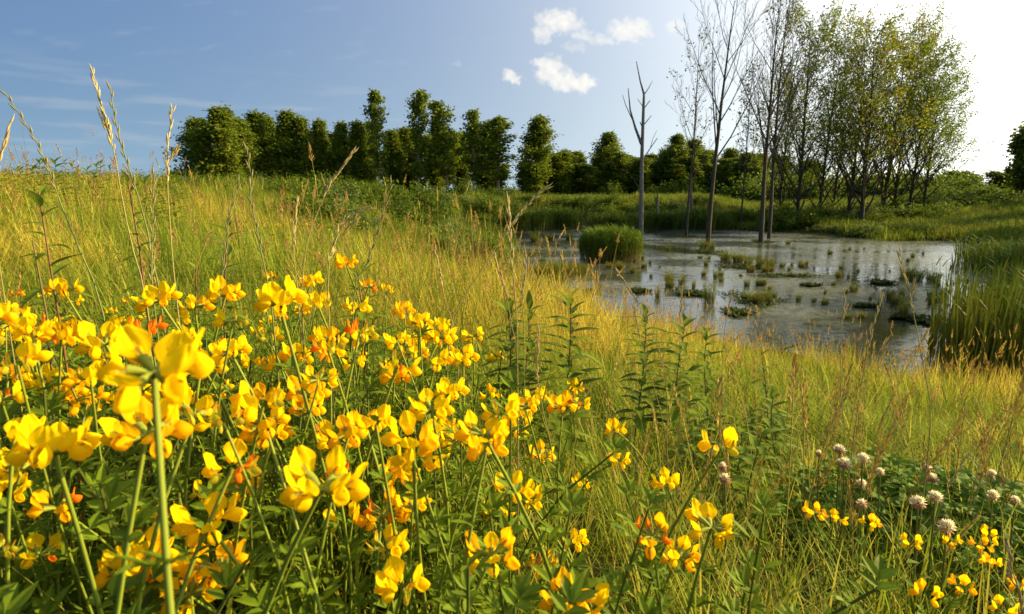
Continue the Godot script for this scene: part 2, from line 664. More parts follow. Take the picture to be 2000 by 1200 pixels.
func poplars() -> void:
	var protos := []
	# [px of the trunk, py of the top, width in px, depth, kind] of the row across the pond
	var row := [[398, 236, 74, 84, 1], [432, 210, 84, 80, 1], [470, 236, 62, 84, 1], [508, 216, 58, 90, 0], [536, 232, 44, 98, 1], [560, 215, 52, 92, 0], [599, 228, 42, 92, 0], [637, 232, 44, 93, 0], [668, 237, 38, 93, 0], [703, 236, 44, 93, 0],
		[743, 170, 44, 92, 2], [774, 250, 42, 95, 0], [800, 248, 40, 98, 0], [818, 173, 50, 93, 2], [852, 262, 40, 97, 0], [875, 190, 56, 93, 2], [925, 208, 48, 94, 2], [972, 220, 66, 94, 2], [1048, 232, 70, 96, 1],
		[1100, 292, 40, 112, 0], [1130, 293, 42, 115, 0], [1180, 257, 58, 108, 1], [1212, 300, 48, 116, 0], [1237, 304, 48, 118, 1], [1268, 300, 48, 116, 0], [1308, 262, 56, 108, 1], [1350, 276, 52, 112, 1], [1385, 300, 52, 116, 0], [1425, 292, 56, 112, 1], [1470, 300, 60, 116, 1], [1520, 305, 60, 118, 1], [1575, 312, 60, 118, 1]]
	for k in 7:
		var o := poplar_opts(15.0, 2.5, k)
		if k >= 5:
			o.kids = [26, 4]; o.per = 10; o.clear = 0.2; o.spread = 0.28; o.profile = func(t): return 0.55 + 0.6 * sin(PI * clampf(t * 0.85 + 0.1, 0, 1)) - 0.7 * t * t * t
		if k in [3, 4]:
			o.kids = [46, 6]; o.clear = 0.06; o.per = 14; o.reach = 3.4; o.angle = [0.6, 0.5]; o.profile = func(t): return (0.8 + 0.5 * sin(PI * t)) * (1.0 - 0.75 * t * t)
		protos.append(o)
	var names := ["slender poplar of the row beyond the pond", "broad tree of the row beyond the pond", "tall poplar rising above the far row"]
	var groups := ["slender poplars of the far row", "broad trees of the far row", "tall poplars of the far row"]
	var built := {}
	var i := 0
	var count := [0, 0, 0]
	for r in row:
		var depth: float = r[3]
		var base := at_depth(r[0], 376, depth)
		base.y = ground(base.x, depth)
		var top := at_depth(r[0], r[1], depth)
		var h := top.y - base.y
		var wide: float = r[2] * depth / F
		var kind: int = r[4]
		var pick: int = [[0, 1, 2], [3, 4], [5, 6]][kind][i % (3 if kind == 0 else 2)]
		var o: Dictionary = protos[pick]
		var sxz: float = wide / ((1.3 if kind == 0 else 1.2) * o.reach)
		i += 1
		count[kind] += 1
		var lab: String = "%s %s, counted from the small round tree" % [ORD[count[kind] - 1], names[kind]]
		if not built.has(pick):
			var t := make_tree(base, "poplar_tree", lab, groups[kind], o)
			built[pick] = t
			t.scale = Vector3(sxz, h / 15.3, sxz)
			t.rotation.y = rr(0, TAU)
		else:
			copy(built[pick], "poplar_tree", base, rr(0, TAU), Vector3(sxz * rr(0.9, 1.1), h / 15.3, sxz), lab, groups[kind])
	# the wood on the right bank, mostly past the frame, that shades the marsh
	for k in 11:
		var d := 26.0 + k * 5.0 + rr(-1.5, 1.5)
		var x := 0.95 * d + 16.0 + rr(-3, 5) + 5.0 * (k % 2)
		copy(built[[3, 4][k % 2]], "bank_tree", Vector3(x, ground(x, d), -d), rr(0, TAU), Vector3(1.5, rr(0.75, 0.95), 1.5), "broad tree of the wood on the right bank", "wood on the right bank")
	# a second rank behind fills the gaps low down
	for k in 62:
		var px := 470.0 + k * 24.0 + rr(-8, 8) if k < 42 else 1035.0 + (k - 42) * 22.0 + rr(-8, 8)
		if px > 990 and px < 1028:
			continue
		var depth := rr(100, 118)
		var base := at_depth(px, 376, depth)
		base.y = ground(base.x, depth)
		var top := at_depth(px, rr(232, 262) if px < 960 else rr(292, 322), depth)
		var s := rr(46, 60) * depth / F / 3.4
		copy(built[[0, 2, 1, 5][k % 4]], "background_tree", base, rr(0, TAU), Vector3(s, (top.y - base.y) / 15.3, s), "dark tree standing behind the poplar row", "trees behind the poplar row")

func dead_and_marsh_trees() -> void:
	var grey0 := Color(0.30, 0.26, 0.19)
	var grey1 := Color(0.15, 0.13, 0.09)
	var bare := {"height": 17.0, "radius": 0.2, "levels": 3, "kids": [15, 7, 5], "clear": 0.3, "angle": [0.55, 0.5, 0.55], "up": 0.10, "wobble": 0.11, "reach": 5.2, "twig": 0.009, "thin": 0.5,
		"profile": func(t): return 1.1 - 0.75 * t, "bark0": Color(0.12, 0.10, 0.065), "bark1": Color(0.10, 0.085, 0.055), "per": 0, "spread": 0.2, "size": 0.2, "cols": []}
	# the broken grey snag, built limb by limb from its own outline
	var sd := on_level(1252, 461, 0.0)
	var depth := -sd.z
	var t := thing("dead_tree", sd, "bare broken grey dead tree with few stub branches standing in water", "tree")
	var g := Geo.new()
	var lines := [
		[[[1252, 470], [1253, 380], [1254, 300], [1257, 210], [1258, 180]], 0.23, 0.09],
		[[[1258, 185], [1251, 160], [1243, 120]], 0.10, 0.03],
		[[[1253, 282], [1241, 250], [1231, 215], [1227, 172]], 0.15, 0.03],
		[[[1238, 240], [1222, 205], [1216, 185]], 0.05, 0.02],
		[[[1258, 186], [1267, 172], [1275, 158]], 0.05, 0.02],
		[[[1258, 212], [1270, 196]], 0.05, 0.03],
		[[[1257, 210], [1245, 193]], 0.04, 0.02],
		[[[1256, 246], [1265, 235], [1272, 226]], 0.05, 0.03],
		[[[1255, 250], [1250, 238]], 0.05, 0.04],
		[[[1257, 310], [1270, 290], [1284, 270]], 0.06, 0.03],
		[[[1270, 290], [1275, 272], [1283, 255]], 0.03, 0.015],
		[[[1249, 370], [1238, 350], [1226, 335]], 0.03, 0.015]]
	for l in lines:
		var pts := PackedVector3Array()
		var rad := PackedFloat32Array()
		var n: int = l[0].size()
		for k in n:
			pts.append(at_depth(l[0][k][0], l[0][k][1], depth + (0.0 if l[1] > 0.2 else rr(-0.6, 0.6) * k)) - sd)
			rad.append(lerpf(l[1], l[2], float(k) / (n - 1)))
		var gg := Geo.new()
		gg.tube(pts, rad, 8 if l[1] > 0.2 else 6, grey0, grey0 if l[1] > 0.2 else grey1)
		part("trunk" if l[1] > 0.2 else "branch", gg.mesh(true), M.bark, t)
	# bare poplars with their feet in the water: [px, base py, top py, lean, leaves kept, label]
	var list := [
		[1382, 484, -30, 0.03, 0.0, "tall bare forked tree on small grassy islet in the pond"],
		[1340, 462, 60, 0.02, 0.05, "thin bare tree with few leaves beside the grey snag"],
		[1486, 474, -30, 0.0, 0.0, "tall bare twiggy tree, paler of two trunks at the film edge"],
		[1502, 466, -20, 0.015, 0.04, "tall bare twiggy tree close behind the paler trunk"],
		[1446, 448, 120, 0.0, 0.12, "bare thin tree with scattered leaves at the far water edge"]]
	var k := 0
	for b in list:
		var p := on_level(b[0], b[1], 0.0)
		var top := at_depth(b[0], b[2], -p.z)
		var o := bare.duplicate()
		o.height = top.y * 0.95
		o.lean = b[3]
		o.radius = [0.19, 0.13, 0.2, 0.17, 0.11][k]
		o.kids = [[13, 6, 4], [15, 6, 4], [20, 7, 5], [18, 7, 5], [16, 6, 4]][k]
		o.clear = [0.36, 0.28, 0.3, 0.25, 0.25][k]
		o.angle = [0.42, 0.45, 0.5] if k > 1 else [0.5, 0.5, 0.5]
		o.reach = [7.0, 5.0, 7.5, 6.5, 4.0][k]
		if b[4] > 0:
			o.per = 4; o.spread = 0.25; o.size = 0.22; o.keep = b[4]; o.cols = [Color(0.12, 0.15, 0.02), Color(0.09, 0.12, 0.02)]
		make_tree(p, "bare_tree", b[5], "", o)
		k += 1
	# leafy poplars on the wet ground to the right
	var leafy := bare.duplicate()
	leafy.merge({"height": 18.0, "radius": 0.24, "kids": [32, 7, 4], "clear": 0.05, "reach": 8.5, "up": 0.06, "angle": [0.66, 0.55, 0.6], "per": 5, "spread": 0.26, "size": 0.21, "keep": 0.52,
		"profile": func(t): return 1.05 - 0.6 * t, "cols": [Color(0.18, 0.24, 0.018), Color(0.15, 0.205, 0.018), Color(0.22, 0.26, 0.02), Color(0.19, 0.25, 0.02), Color(0.28, 0.27, 0.02)]}, true)
	var protos := []
	var spots := [[1556, 436, 30, 62, 1.0, "leafy poplar with yellowing leaves next to the bare trunks"], [1598, 440, 60, 66, 0.8, "thin leafy poplar between two yellowing ones"], [1655, 436, 90, 64, 0.9, "leafy poplar with dark straight trunk amid the marsh grove"],
		[1682, 440, 45, 60, 1.15, "tallest yellow-flecked poplar of the marsh grove"], [1722, 432, 50, 66, 1.05, "yellowing poplar with several stems in the marsh grove"], [1742, 436, 70, 70, 0.85, "leafy poplar behind the yellowing one"],
		[1772, 430, 95, 66, 0.95, "broad bright green tree ending the marsh grove"], [1800, 436, 150, 68, 0.8, "low spreading green tree under the broad one"], [1520, 438, 150, 72, 0.8, "leafy young poplar behind the bare trunks"], [1625, 436, 170, 74, 0.9, "small leafy poplar deep in the marsh grove"]]
	for i in spots.size():
		var s: Array = spots[i]
		var base := at_depth(s[0], s[1], s[3])
		base.y = maxf(ground(base.x, s[3]), 0.0)
		var top := at_depth(s[0], s[2], s[3])
		var h := (top.y - base.y) / 19.6
		if i in [0, 2, 3, 6]:
			var o := leafy.duplicate()
			o.lean = [0.0, 0.0, 0.03, 0.0, 0.0, 0.0, 0.06][i]
			if i == 6:
				o.keep = 0.62; o.per = 6; o.cols = [Color(0.15, 0.22, 0.02), Color(0.13, 0.19, 0.018), Color(0.17, 0.23, 0.02)]; o.clear = 0.1
			if i == 3:
				o.cols = [Color(0.18, 0.23, 0.02), Color(0.32, 0.28, 0.02), Color(0.22, 0.25, 0.02), Color(0.16, 0.21, 0.02)]
			var tr := make_tree(base, "marsh_poplar", s[5], "", o)
			tr.scale = Vector3(s[4] * 0.9, h, s[4] * 0.9)
			protos.append(tr)
		else:
			var src: Node3D = protos[[0, 0, 0, 0, 2, 1, 3, 3, 1, 0][i] % protos.size()]
			copy(src, "marsh_poplar", base, rr(0, TAU), Vector3(s[4] * 0.9, h, s[4] * 0.9), s[5])
	# stumps
	for s in [[1285, 416, 378, 0.16, "broken grey stump leaning by the far reeds"], [1352, 412, 362, 0.15, "straight pale broken stump by the far reeds"]]:
		var p := at_depth(s[0], s[1], 64)
		p.y = maxf(ground(p.x, 64), 0)
		var top := at_depth(s[0] - 2, s[2], 64) - p
		var gg := Geo.new()
		gg.tube(PackedVector3Array([Vector3(0, -0.2, 0), top * 0.4 + Vector3(0.05, 0, 0), top * 0.8, top + Vector3(0.1, 0, 0)]), PackedFloat32Array([s[3] * 1.3, s[3], s[3] * 0.9, 0.03]), 8, Color(0.28, 0.25, 0.2), Color(0.2, 0.17, 0.12))
		var n := thing("tree_stump", p, s[4], "stump")
		part("trunk", gg.mesh(true), M.bark, n)
		var bb := Geo.new()
		bb.tube(PackedVector3Array([top * 0.75, top * 0.9 + Vector3(-0.35, 0.1, 0.1), top + Vector3(-0.6, 0.35, 0.2)]), PackedFloat32Array([0.06, 0.04, 0.02]), 5, Color(0.24, 0.2, 0.15), Color(0.2, 0.17, 0.12))
		part("branch", bb.mesh(true), M.bark, n)

func make_bush(label: String, group: String, cols: Array, leafsize: float, n_stems: int, per: int, squash: float) -> Node3D:
	var t := thing("shrub", Vector3.ZERO, label, "shrub", group)
	var g := Geo.new()
	var tips := []
	for k in n_stems:
		var a := rr(0, TAU)
		var e := rr(0.15, 1.45)
		var d := Vector3(cos(a) * cos(e), sin(e) * squash, sin(a) * cos(e))
		var p := Vector3(rr(-0.2, 0.2), -0.05, rr(-0.2, 0.2))
		var L := rr(0.55, 1.05)
		var pts := PackedVector3Array([p, p + d * L * 0.5 + Vector3(0, 0.08, 0), p + d * L])
		g.tube(pts, PackedFloat32Array([0.022, 0.013, 0.005]), 4, Color(0.12, 0.09, 0.05), Color(0.10, 0.09, 0.04))
		for q in 4:
			tips.append([pts[0].lerp(pts[2], 0.55 + 0.15 * q) + rdir() * 0.08, d])
	part("stems", g.mesh(true), M.bark, t)
	part("foliage", foliage(tips, per, 0.11, leafsize, cols).mesh(), M.leaf, t)
	return t

func shrubs() -> void:
	var green := [Color(0.10, 0.15, 0.014), Color(0.12, 0.17, 0.015), Color(0.08, 0.125, 0.014)]
	var silver := [Color(0.17, 0.22, 0.06), Color(0.14, 0.19, 0.04), Color(0.12, 0.17, 0.025)]
	var rust := [Color(0.13, 0.075, 0.03), Color(0.10, 0.08, 0.03), Color(0.16, 0.09, 0.03)]
	var a := make_bush("rounded green shrub on the slope left of the pond", "green shrubs on the left slope", green, 0.10, 46, 14, 1.0)
	var b := make_bush("silvery willow shrub on the slope left of the pond", "silvery shrubs on the left slope", silver, 0.085, 40, 12, 1.1)
	var c := make_bush("rust brown shrub at the water edge left of the pond", "", rust, 0.075, 40, 10, 1.0)
	# [px, py of the foot, depth, width px, height px, kind]
	var list := [[880, 462, 24, 90, 70, 1], [830, 440, 27, 80, 60, 0], [770, 425, 30, 70, 50, 0], [700, 420, 34, 70, 45, 0], [930, 480, 22, 70, 70, 2], [905, 440, 32, 80, 50, 1], [955, 455, 30, 60, 45, 0], [990, 480, 22, 60, 60, 1], [960, 520, 16, 70, 70, 0],
		[1000, 540, 17, 60, 60, 1], [650, 405, 38, 60, 40, 1], [740, 400, 45, 60, 30, 0], [820, 405, 45, 70, 35, 0], [870, 415, 42, 60, 35, 1], [600, 398, 40, 70, 35, 0], [560, 392, 48, 60, 30, 0], [520, 385, 60, 50, 30, 1], [950, 428, 48, 60, 30, 0], [790, 455, 20, 60, 45, 0], [700, 450, 22, 55, 35, 1]]
	var first := {}
	var kinds := [a, b, c]
	var labels := ["rounded green shrub on the slope left of the pond", "silvery willow shrub on the slope left of the pond", "rust brown shrub at the water edge left of the pond"]
	var groups := ["green shrubs on the left slope", "silvery shrubs on the left slope", ""]
	for s in list:
		var p := on_land(s[0], s[1], s[2])
		var sx: float = s[3] * -p.z / F / 1.6
		var sy: float = s[4] * -p.z / F / 0.75
		if not first.has(s[5]):
			first[s[5]] = true
			kinds[s[5]].position = p
			kinds[s[5]].scale = Vector3(sx, sy, sx)
		else:
			copy(kinds[s[5]], "shrub", p, rr(0, TAU), Vector3(sx, sy, sx), labels[s[5]], groups[s[5]])
	for k in 26:
		var p := on_land(rr(560, 985), rr(388, 470), 60.0)
		if p.y < 0.25 or -p.z < 12.0:
			continue
		var w := rr(0.9, 1.9)
		var j := 1 if k % 4 == 0 else 0
		copy(kinds[j], "shrub", p, rr(0, TAU), Vector3(w, w * rr(0.7, 1.0), w), labels[j], groups[j])
	# along the far embankment
	for k in 34:
		var px := 560.0 + k * 27.0 + rr(-12, 12)
		var d := rr(70.0, 77.0)
		var p := at_depth(px, 400, d)
		p.y = ground(p.x, d)
		if p.y < 0.3:
			continue
		var s := rr(0.8, 1.7)
		copy([a, b, a][k % 3], "embankment_shrub", p, rr(0, TAU), Vector3(s * 1.3, s, s * 1.3), "low green shrub on the far embankment below the poplars", "shrubs on the far embankment")
	# undergrowth at the foot of the poplar row
	for k in 40:
		var px := 350.0 + k * 31.0 + rr(-12, 12)
		var d := rr(84.0, 92.0) if px < 1000 else rr(98.0, 106.0)
		var p := at_depth(px, 376, d)
		p.y = ground(p.x, d)
		var s := rr(1.2, 2.6)
		copy(a, "undergrowth_bush", p, rr(0, TAU), Vector3(s, s * rr(0.9, 1.4), s), "dark bush at the foot of the poplar row", "bushes under the poplar row")
	# under the marsh grove and along the right bank
	for k in 34:
		var px := 1490.0 + k * 11.0 + rr(-8, 8)
		var d := rr(60.0, 72.0)
		var p := at_depth(px, 440, d)
		p.y = maxf(ground(p.x, d), 0.0)
		var s := rr(1.0, 2.3)
		copy(a if k % 3 else b, "thicket_bush", p, rr(0, TAU), Vector3(s * 1.2, s, s * 1.2), "bush in the thicket under the marsh grove", "bushes under the marsh grove")
	for s in [[1690, 470, 52, 2.2, 1.2], [1640, 466, 55, 1.6, 0.9], [1600, 462, 57, 1.4, 0.8]]:
		var p := at_depth(s[0], s[1], s[2])
		p.y = maxf(ground(p.x, s[2]), 0.0)
		copy(b, "shoreline_bush", p, rr(0, TAU), Vector3(s[3], s[4], s[3]), "pale leafy bush at the water edge before the marsh grove", "pale bushes before the marsh grove")
	for k in 22:
		var px := 1780.0 + k * 13.0 + rr(-8, 8)
		var d := rr(72.0, 96.0)
		var p := at_depth(px, 400, d)
		p.y = maxf(ground(p.x, d), 0.0)
		var sc := rr(1.2, 2.4)
		copy(a, "hedge_bush", p, rr(0, TAU), Vector3(sc * 1.5, sc, sc * 1.5), "dark bush on the bank right of the marsh grove", "bushes on the right bank")
	for k in 20:
		var px := 1440.0 + k * 23.0 + rr(-10, 10)
		var d := rr(96.0, 112.0)
		var p := at_depth(px, 376, d)
		p.y = ground(p.x, d)
		var sc := rr(3.4, 5.2)
		copy(a, "backdrop_bush", p, rr(0, TAU), Vector3(sc * 1.3, sc, sc * 1.3), "tall dark thicket far behind the marsh grove", "thickets behind the marsh grove")
	# distant rounded trees at the right edge and the small one left of the poplars
	for s in [[1868, 336, 376, 120, 60, "rounded distant tree right of the marsh grove"], [1900, 341, 376, 125, 46, "small distant tree beside the rounded one"], [1996, 255, 372, 75, 80, "dark spreading tree at the end of the right bank"], [1960, 338, 376, 95, 70, "low dark tree under the spreading one"], [352, 336, 376, 95, 36, "small round green tree at the end of the poplar row"]]:
		var p := at_depth(s[0], s[2], s[3])
		p.y = ground(p.x, s[3])
		var top := at_depth(s[0], s[1], s[3])
		var o := poplar_opts(15.0, 3.6, 1)
		o.clear = 0.2 if s[4] == 80 else 0.05
		o.angle = [1.0, 0.7]
		o.kids = [26, 6]
		o.size = 0.6
		o.spread = 0.6
		o.profile = func(t): return 1.0 - 0.4 * t * t
		var tr := make_tree(p, "distant_tree", s[5], "", o)
		var sc: float = s[4] * s[3] / F / 7.0
		tr.scale = Vector3(sc, (top.y - p.y) / 15.5, sc)

# ------------------------------------------------------------------ pond plants
func reed_geo(n: int, rx: float, rz: float, h: float, w: float, leaves: int, lw: float, c0: Color, c1: Color, lean: float, dome := 0.25, least := 0.72) -> Array:
	var stems := Geo.new()
	var lv := Geo.new()
	for k in n:
		var a := rr(0, TAU)
		var r := sqrt(rng.randf())
		var p := Vector3(cos(a) * r * rx, -0.05, sin(a) * r * rz)
		var hh := h * rr(least, 1.1) * (1.0 - dome * r * r)
		var o := Vector3(cos(a), 0, sin(a)).lerp(rdir(), 0.6)
		o.y = 0
		o = o.normalized() if o.length() > 0.01 else Vector3(1, 0, 0)
		var d := (Vector3.UP + o * lean * rr(0.2, 1.2)).normalized()
		var f := rr(0.75, 1.25)
		var b0 := Color(c0.r * f, c0.g * f, c0.b * f)
		var b1 := Color(c1.r * f, c1.g * f, c1.b * f)
		stems.blade(p, d, o, hh, w, rr(0.0, 0.1), 4, b0, b1)
		for j in leaves:
			var t := rr(0.3, 0.95)
			var la := rr(0, TAU)
			var out := Vector3(cos(la), 0, sin(la))
			lv.blade(p + d * hh * t, (Vector3.UP * 0.8 + out * 0.55).normalized(), out, hh * rr(0.14, 0.26), lw, rr(0.3, 0.7), 2, b0.lerp(b1, t), b1)
	return [stems, lv]

func reed_thing(called: String, at: Vector3, label: String, cat: String, group: String, gs: Array) -> Node3D:
	var t := thing(called, at, label, cat, group)
	part("stalks", gs[0].mesh(), M.reed, t, "stuff")
	if gs[1].v.size():
		part("leaves", gs[1].mesh(), M.reed, t, "stuff")
	return t

func pond_plants() -> void:
	# the big reed island
	var straw := Color(0.20, 0.16, 0.05)
	var fresh := Color(0.15, 0.23, 0.018)
	var p := on_level(1196, 512, 0.0)
	var d := -p.z
	var island := reed_thing("reed_island", p + Vector3(0, 0, -0.8), "large dense clump of bright green reeds standing alone in the pond", "reeds", "", reed_geo(1500, 62.0 * d / F, 1.3, 70.0 * d / F * 1.0, 0.02, 7, 0.035, straw, fresh, 0.08, 0.22))
	island.rotation.y = 0.0
	# low sedge mound
	p = on_level(1100, 538, 0.0)
	d = -p.z
	reed_thing("sedge_mound", p + Vector3(0, 0, -0.9), "low dark green mound of sedge left of the reed clump", "sedge", "", reed_geo(2600, 58.0 * d / F, 1.5, 0.75, 0.012, 0, 0.01, Color(0.14, 0.15, 0.03), Color(0.16, 0.19, 0.03), 0.5, 0.3))
	# tussocks
	var protos := []
	for k in 4:
		var gs := reed_geo(130 + 20 * k, 0.3, 0.3, 1.0, 0.022, 3, 0.025, Color(0.19, 0.16, 0.04), [Color(0.20, 0.24, 0.025), Color(0.15, 0.21, 0.02), Color(0.24, 0.24, 0.03), Color(0.17, 0.20, 0.03)][k], 0.4 + 0.15 * (k % 2), 0.35, 0.35)
		protos.append(gs)
	var first := {}
	# [px, foot py, height px, width px, kind]
	var list := [[1112, 470, 24, 20, 3], [1045, 474, 27, 24, 3], [1073, 470, 18, 20, 3], [1014, 494, 16, 14, 1], [1013, 474, 10, 7, 3], [1023, 478, 8, 7, 3], [1170, 568, 24, 14, 1], [1285, 582, 30, 18, 0], [1307, 557, 34, 24, 2], [1333, 556, 24, 24, 0], [1386, 592, 50, 30, 0], [1397, 546, 28, 12, 1], [1355, 566, 24, 10, 2], [1374, 486, 24, 24, 0], [1390, 487, 18, 20, 0],
		[1418, 509, 26, 34, 0], [1442, 512, 24, 30, 2], [1462, 516, 22, 26, 0], [1486, 522, 30, 26, 0], [1505, 524, 24, 20, 2], [1368, 505, 10, 14, 1], [1385, 507, 12, 8, 1],
		[1560, 590, 24, 14, 1], [1611, 596, 16, 18, 2], [1612, 575, 16, 8, 1], [1638, 543, 18, 16, 2], [1657, 543, 12, 7, 1], [1563, 518, 14, 9, 3], [1576, 518, 14, 8, 3], [1764, 618, 44, 28, 0], [1760, 586, 26, 14, 2], [1717, 604, 26, 10, 2], [1783, 504, 15, 9, 1], [1803, 498, 10, 6, 3], [1790, 548, 34, 34, 1], [1772, 540, 28, 30, 1], [1822, 552, 34, 34, 1], [1190, 524, 14, 18, 2], [1212, 526, 18, 22, 2], [1270, 516, 14, 8, 1], [1090, 480, 8, 12, 1], [1105, 486, 8, 8, 1], [1240, 566, 8, 14, 1], [1322, 566, 10, 10, 1],
		[1480, 592, 26, 34, 2], [1500, 590, 30, 18, 0], [1460, 584, 18, 30, 1], [1655, 622, 16, 26, 1], [1682, 620, 14, 26, 0], [1820, 580, 22, 22, 1], [1128, 484, 8, 8, 3], [1096, 505, 10, 6, 1], [1060, 484, 8, 6, 1]]
	var names := ["bright green grassy tussock standing in the pond", "fresh green tuft of marsh plants in the pond", "yellowish tussock with pale stems in the pond", "rush tuft with dull green stems in the pond"]
	var groups := ["bright tussocks in the pond", "fresh tufts in the pond", "yellowish tussocks in the pond", "rush tufts in the pond"]
	for s in list:
		var q := on_level(s[0], s[1], 0.0)
		var dd := -q.z
		var sx: float = s[3] * dd / F / 0.95
		var sy: float = s[2] * dd / F / 0.95
		if not first.has(s[4]):
			first[s[4]] = reed_thing("water_tussock", q, names[s[4]], "tussock", groups[s[4]], protos[s[4]])
			first[s[4]].scale = Vector3(sx, sy, sx)
		else:
			copy(first[s[4]], "water_tussock", q, rr(0, TAU), Vector3(sx, sy, sx), names[s[4]], groups[s[4]])
	# floating mats of weed
	for s in [[1472, 586, 62, 17, "broad green mat of floating weed around the pale tussocks"], [1440, 612, 34, 8, "dark mat of weed behind the open channel"], [1722, 553, 26, 4, "narrow strip of floating weed towards the cattails"], [1585, 559, 18, 2.5, "thin strip of floating debris in mid pond"], [1806, 628, 44, 14, "weed mat at the foot of the cattails"], [1350, 575, 40, 6, "low weed mat joining three tussocks"], [1252, 570, 20, 4, "small weed mat behind the lone tuft"], [1150, 572, 14, 2.5, "tiny weed mat below the sedge mound"], [1382, 492, 34, 4, "muddy rim round the foot of the forked tree"], [1455, 522, 60, 4, "muddy rim along the grassy islet chain"], [1540, 540, 90, 3.5, "sunken dark weed line curving through the film"], [1690, 600, 30, 3, "weed strip among the right tussocks"], [1765, 622, 30, 4, "weed rim of the tall right tussock"], [1340, 462, 26, 3, "muddy rim round the thin bare tree"], [1490, 473, 26, 3, "muddy rim round the twin trunks"]]:
		var q := on_level(s[0], s[1], 0.0)
		var dd := -q.z
		var rx: float = s[2] * dd / F
		var rz: float = absf(on_level(s[0], s[1] - s[3], 0).z - q.z)
		var g := Geo.new()
		for k in 900:
			var a := rr(0, TAU)
			var r := sqrt(rng.randf()) * (0.75 + 0.25 * sin(a * 3.0 + s[0]) + 0.15 * sin(a * 7.0))
			var pt := Vector3(cos(a) * r * rx, rr(0.008, 0.05), sin(a) * r * rz)
			var dr := Vector3(rr(-1, 1), rr(0.0, 0.5), rr(-1, 1)).normalized()
			var f := rr(0.6, 1.3)
			g.card(pt, dr, dr.cross(Vector3.UP).normalized(), rr(0.08, 0.2), rr(0.04, 0.09), Color(0.06 * f, 0.085 * f, 0.018 * f))
		var t := thing("weed_mat", q, s[4], "water weed")
		part("leaves", g.mesh(), M.leaf, t, "stuff")
	# specks of floating weed all over the pond, and more small tufts
	var fg := Geo.new()
	for k in 9000:
		var d3 := 11.0 * pow(6.0, rng.randf())
		var x3 := rr(-0.05, 0.95) * d3
		if shore_distance(x3, d3) > -0.3 or noise.get_noise_2d(x3 * 14.0, d3 * 14.0) < rr(-0.25, 0.3):
			continue
		var dr3 := Vector3(rr(-1, 1), rr(0.0, 0.25), rr(-1, 1)).normalized()
		var f3 := rr(0.6, 1.4)
		fg.card(Vector3(x3, 0.012, -d3), dr3, dr3.cross(Vector3.UP).normalized(), rr(0.03, 0.07) * (0.6 + d3 * 0.03), rr(0.02, 0.05) * (0.6 + d3 * 0.03), Color(0.09 * f3, 0.11 * f3, 0.025 * f3))
	var fw := part("floating_weed", fg.mesh(), M.leaf, self, "stuff")
	tag(fw, "specks of green weed floating all over the pond", "water weed")
	for k in 60:
		var px3 := rr(1030, 1850)
		var q3 := on_level(px3, rr(470, 560) + maxf(0.0, (px3 - 1250.0) * 0.14) * rng.randf(), 0.0)
		if shore_distance(q3.x, -q3.z) > -0.5:
			continue
		var j3 := rng.randi() % 4
		var h3 := rr(0.18, 0.5)
		copy(first[j3], "water_tussock", q3, rr(0, TAU), Vector3(h3 * rr(0.6, 1.3), h3, h3 * rr(0.6, 1.3)), names[j3], groups[j3])
	# cattails at the right
	var cat0 := Color(0.15, 0.16, 0.03)
	var cat1 := Color(0.12, 0.18, 0.016)
	var cats := []
	for k in 3:
		cats.append(reed_geo(170, 1.0, 0.8, 2.2, 0.042, 1, 0.035, cat0, cat1 if k < 2 else Color(0.15, 0.175, 0.02), 0.1, 0.0, 0.42))
	var cfirst := {}
	var stand := []
	for k in 12:
		stand.append([1912 + (k % 5) * 42 + rr(-12, 12), 745.0 - (k / 5) * 36 + rr(-6, 6), 1.0, 0])
	for k in 8:
		stand.append([1985 + (k % 4) * 44 + rr(-8, 8), 640.0 - (k / 4) * 30, 0.75, 1])
	for k in 14:
		stand.append([1935 + (k % 5) * 36 + rr(-6, 6), 530.0 - (k / 5) * 14, 0.62, 2])
	for s in stand:
		var q := on_level(s[0], s[1], 0.0)
		var kk: int = rng.randi() % 3
		var nm: String = ["tall cattail stand nearest the bank at the pond edge", "tall cattail stand behind the nearest one", "cattail bed farther along the pond"][s[3]]
		var gr: String = ["near cattail stands", "middle cattail stands", "far cattail beds"][s[3]]
		var sc: float = s[2] * rr(0.75, 1.12)
		if not cfirst.has(kk):
			cfirst[kk] = reed_thing("cattail_stand", q, nm, "cattails", gr, cats[kk])
			cfirst[kk].scale = Vector3(1, sc, 1)
		else:
			copy(cfirst[kk], "cattail_stand", q, rr(0, TAU), Vector3(1.0 + 0.3 * s[3], sc, 1.0 + 0.3 * s[3]), nm, gr)
	# reed fringe on the far shore
	var fr := reed_geo(420, 2.2, 1.0, 2.1, 0.03, 3, 0.045, Color(0.13, 0.14, 0.03), Color(0.11, 0.165, 0.016), 0.1, 0.15)
	var fsrc: Node3D = null
	var fringe := []
	for k in 9:
		fringe.append([1004 + k * 13, 452 - k * 0.8, 1.0])
	for k in 8:
		fringe.append([1180 + k * 9, 441, 0.8])
	for k in 16:
		fringe.append([1268 + k * 12.5, 447 - 2.0 * sin(k * 0.6), 1.0])
	for k in 12:
		fringe.append([1480 + k * 28, 446 + k * 1.2, 0.55])
	for k in 8:
		fringe.append([1780 + k * 28, 464 - k * 2, 0.6])
	for s in fringe:
		var q := on_level(s[0] + rr(-4, 4), s[1] + rr(-2, 1), 0.0)
		if fsrc == null:
			fsrc = reed_thing("reed_fringe", q, "green reed stand along the far shore of the pond", "reeds", "reeds along the far shore", fr)
			fsrc.scale = Vector3(1, s[2], 1)
		else:
			copy(fsrc, "reed_fringe", q, rr(0, TAU), Vector3(1, s[2] * rr(0.85, 1.15), 1), "green reed stand along the far shore of the pond", "reeds along the far shore")
	# fallen log at the near shore
	var q := on_level(1500, 692, 0.05)
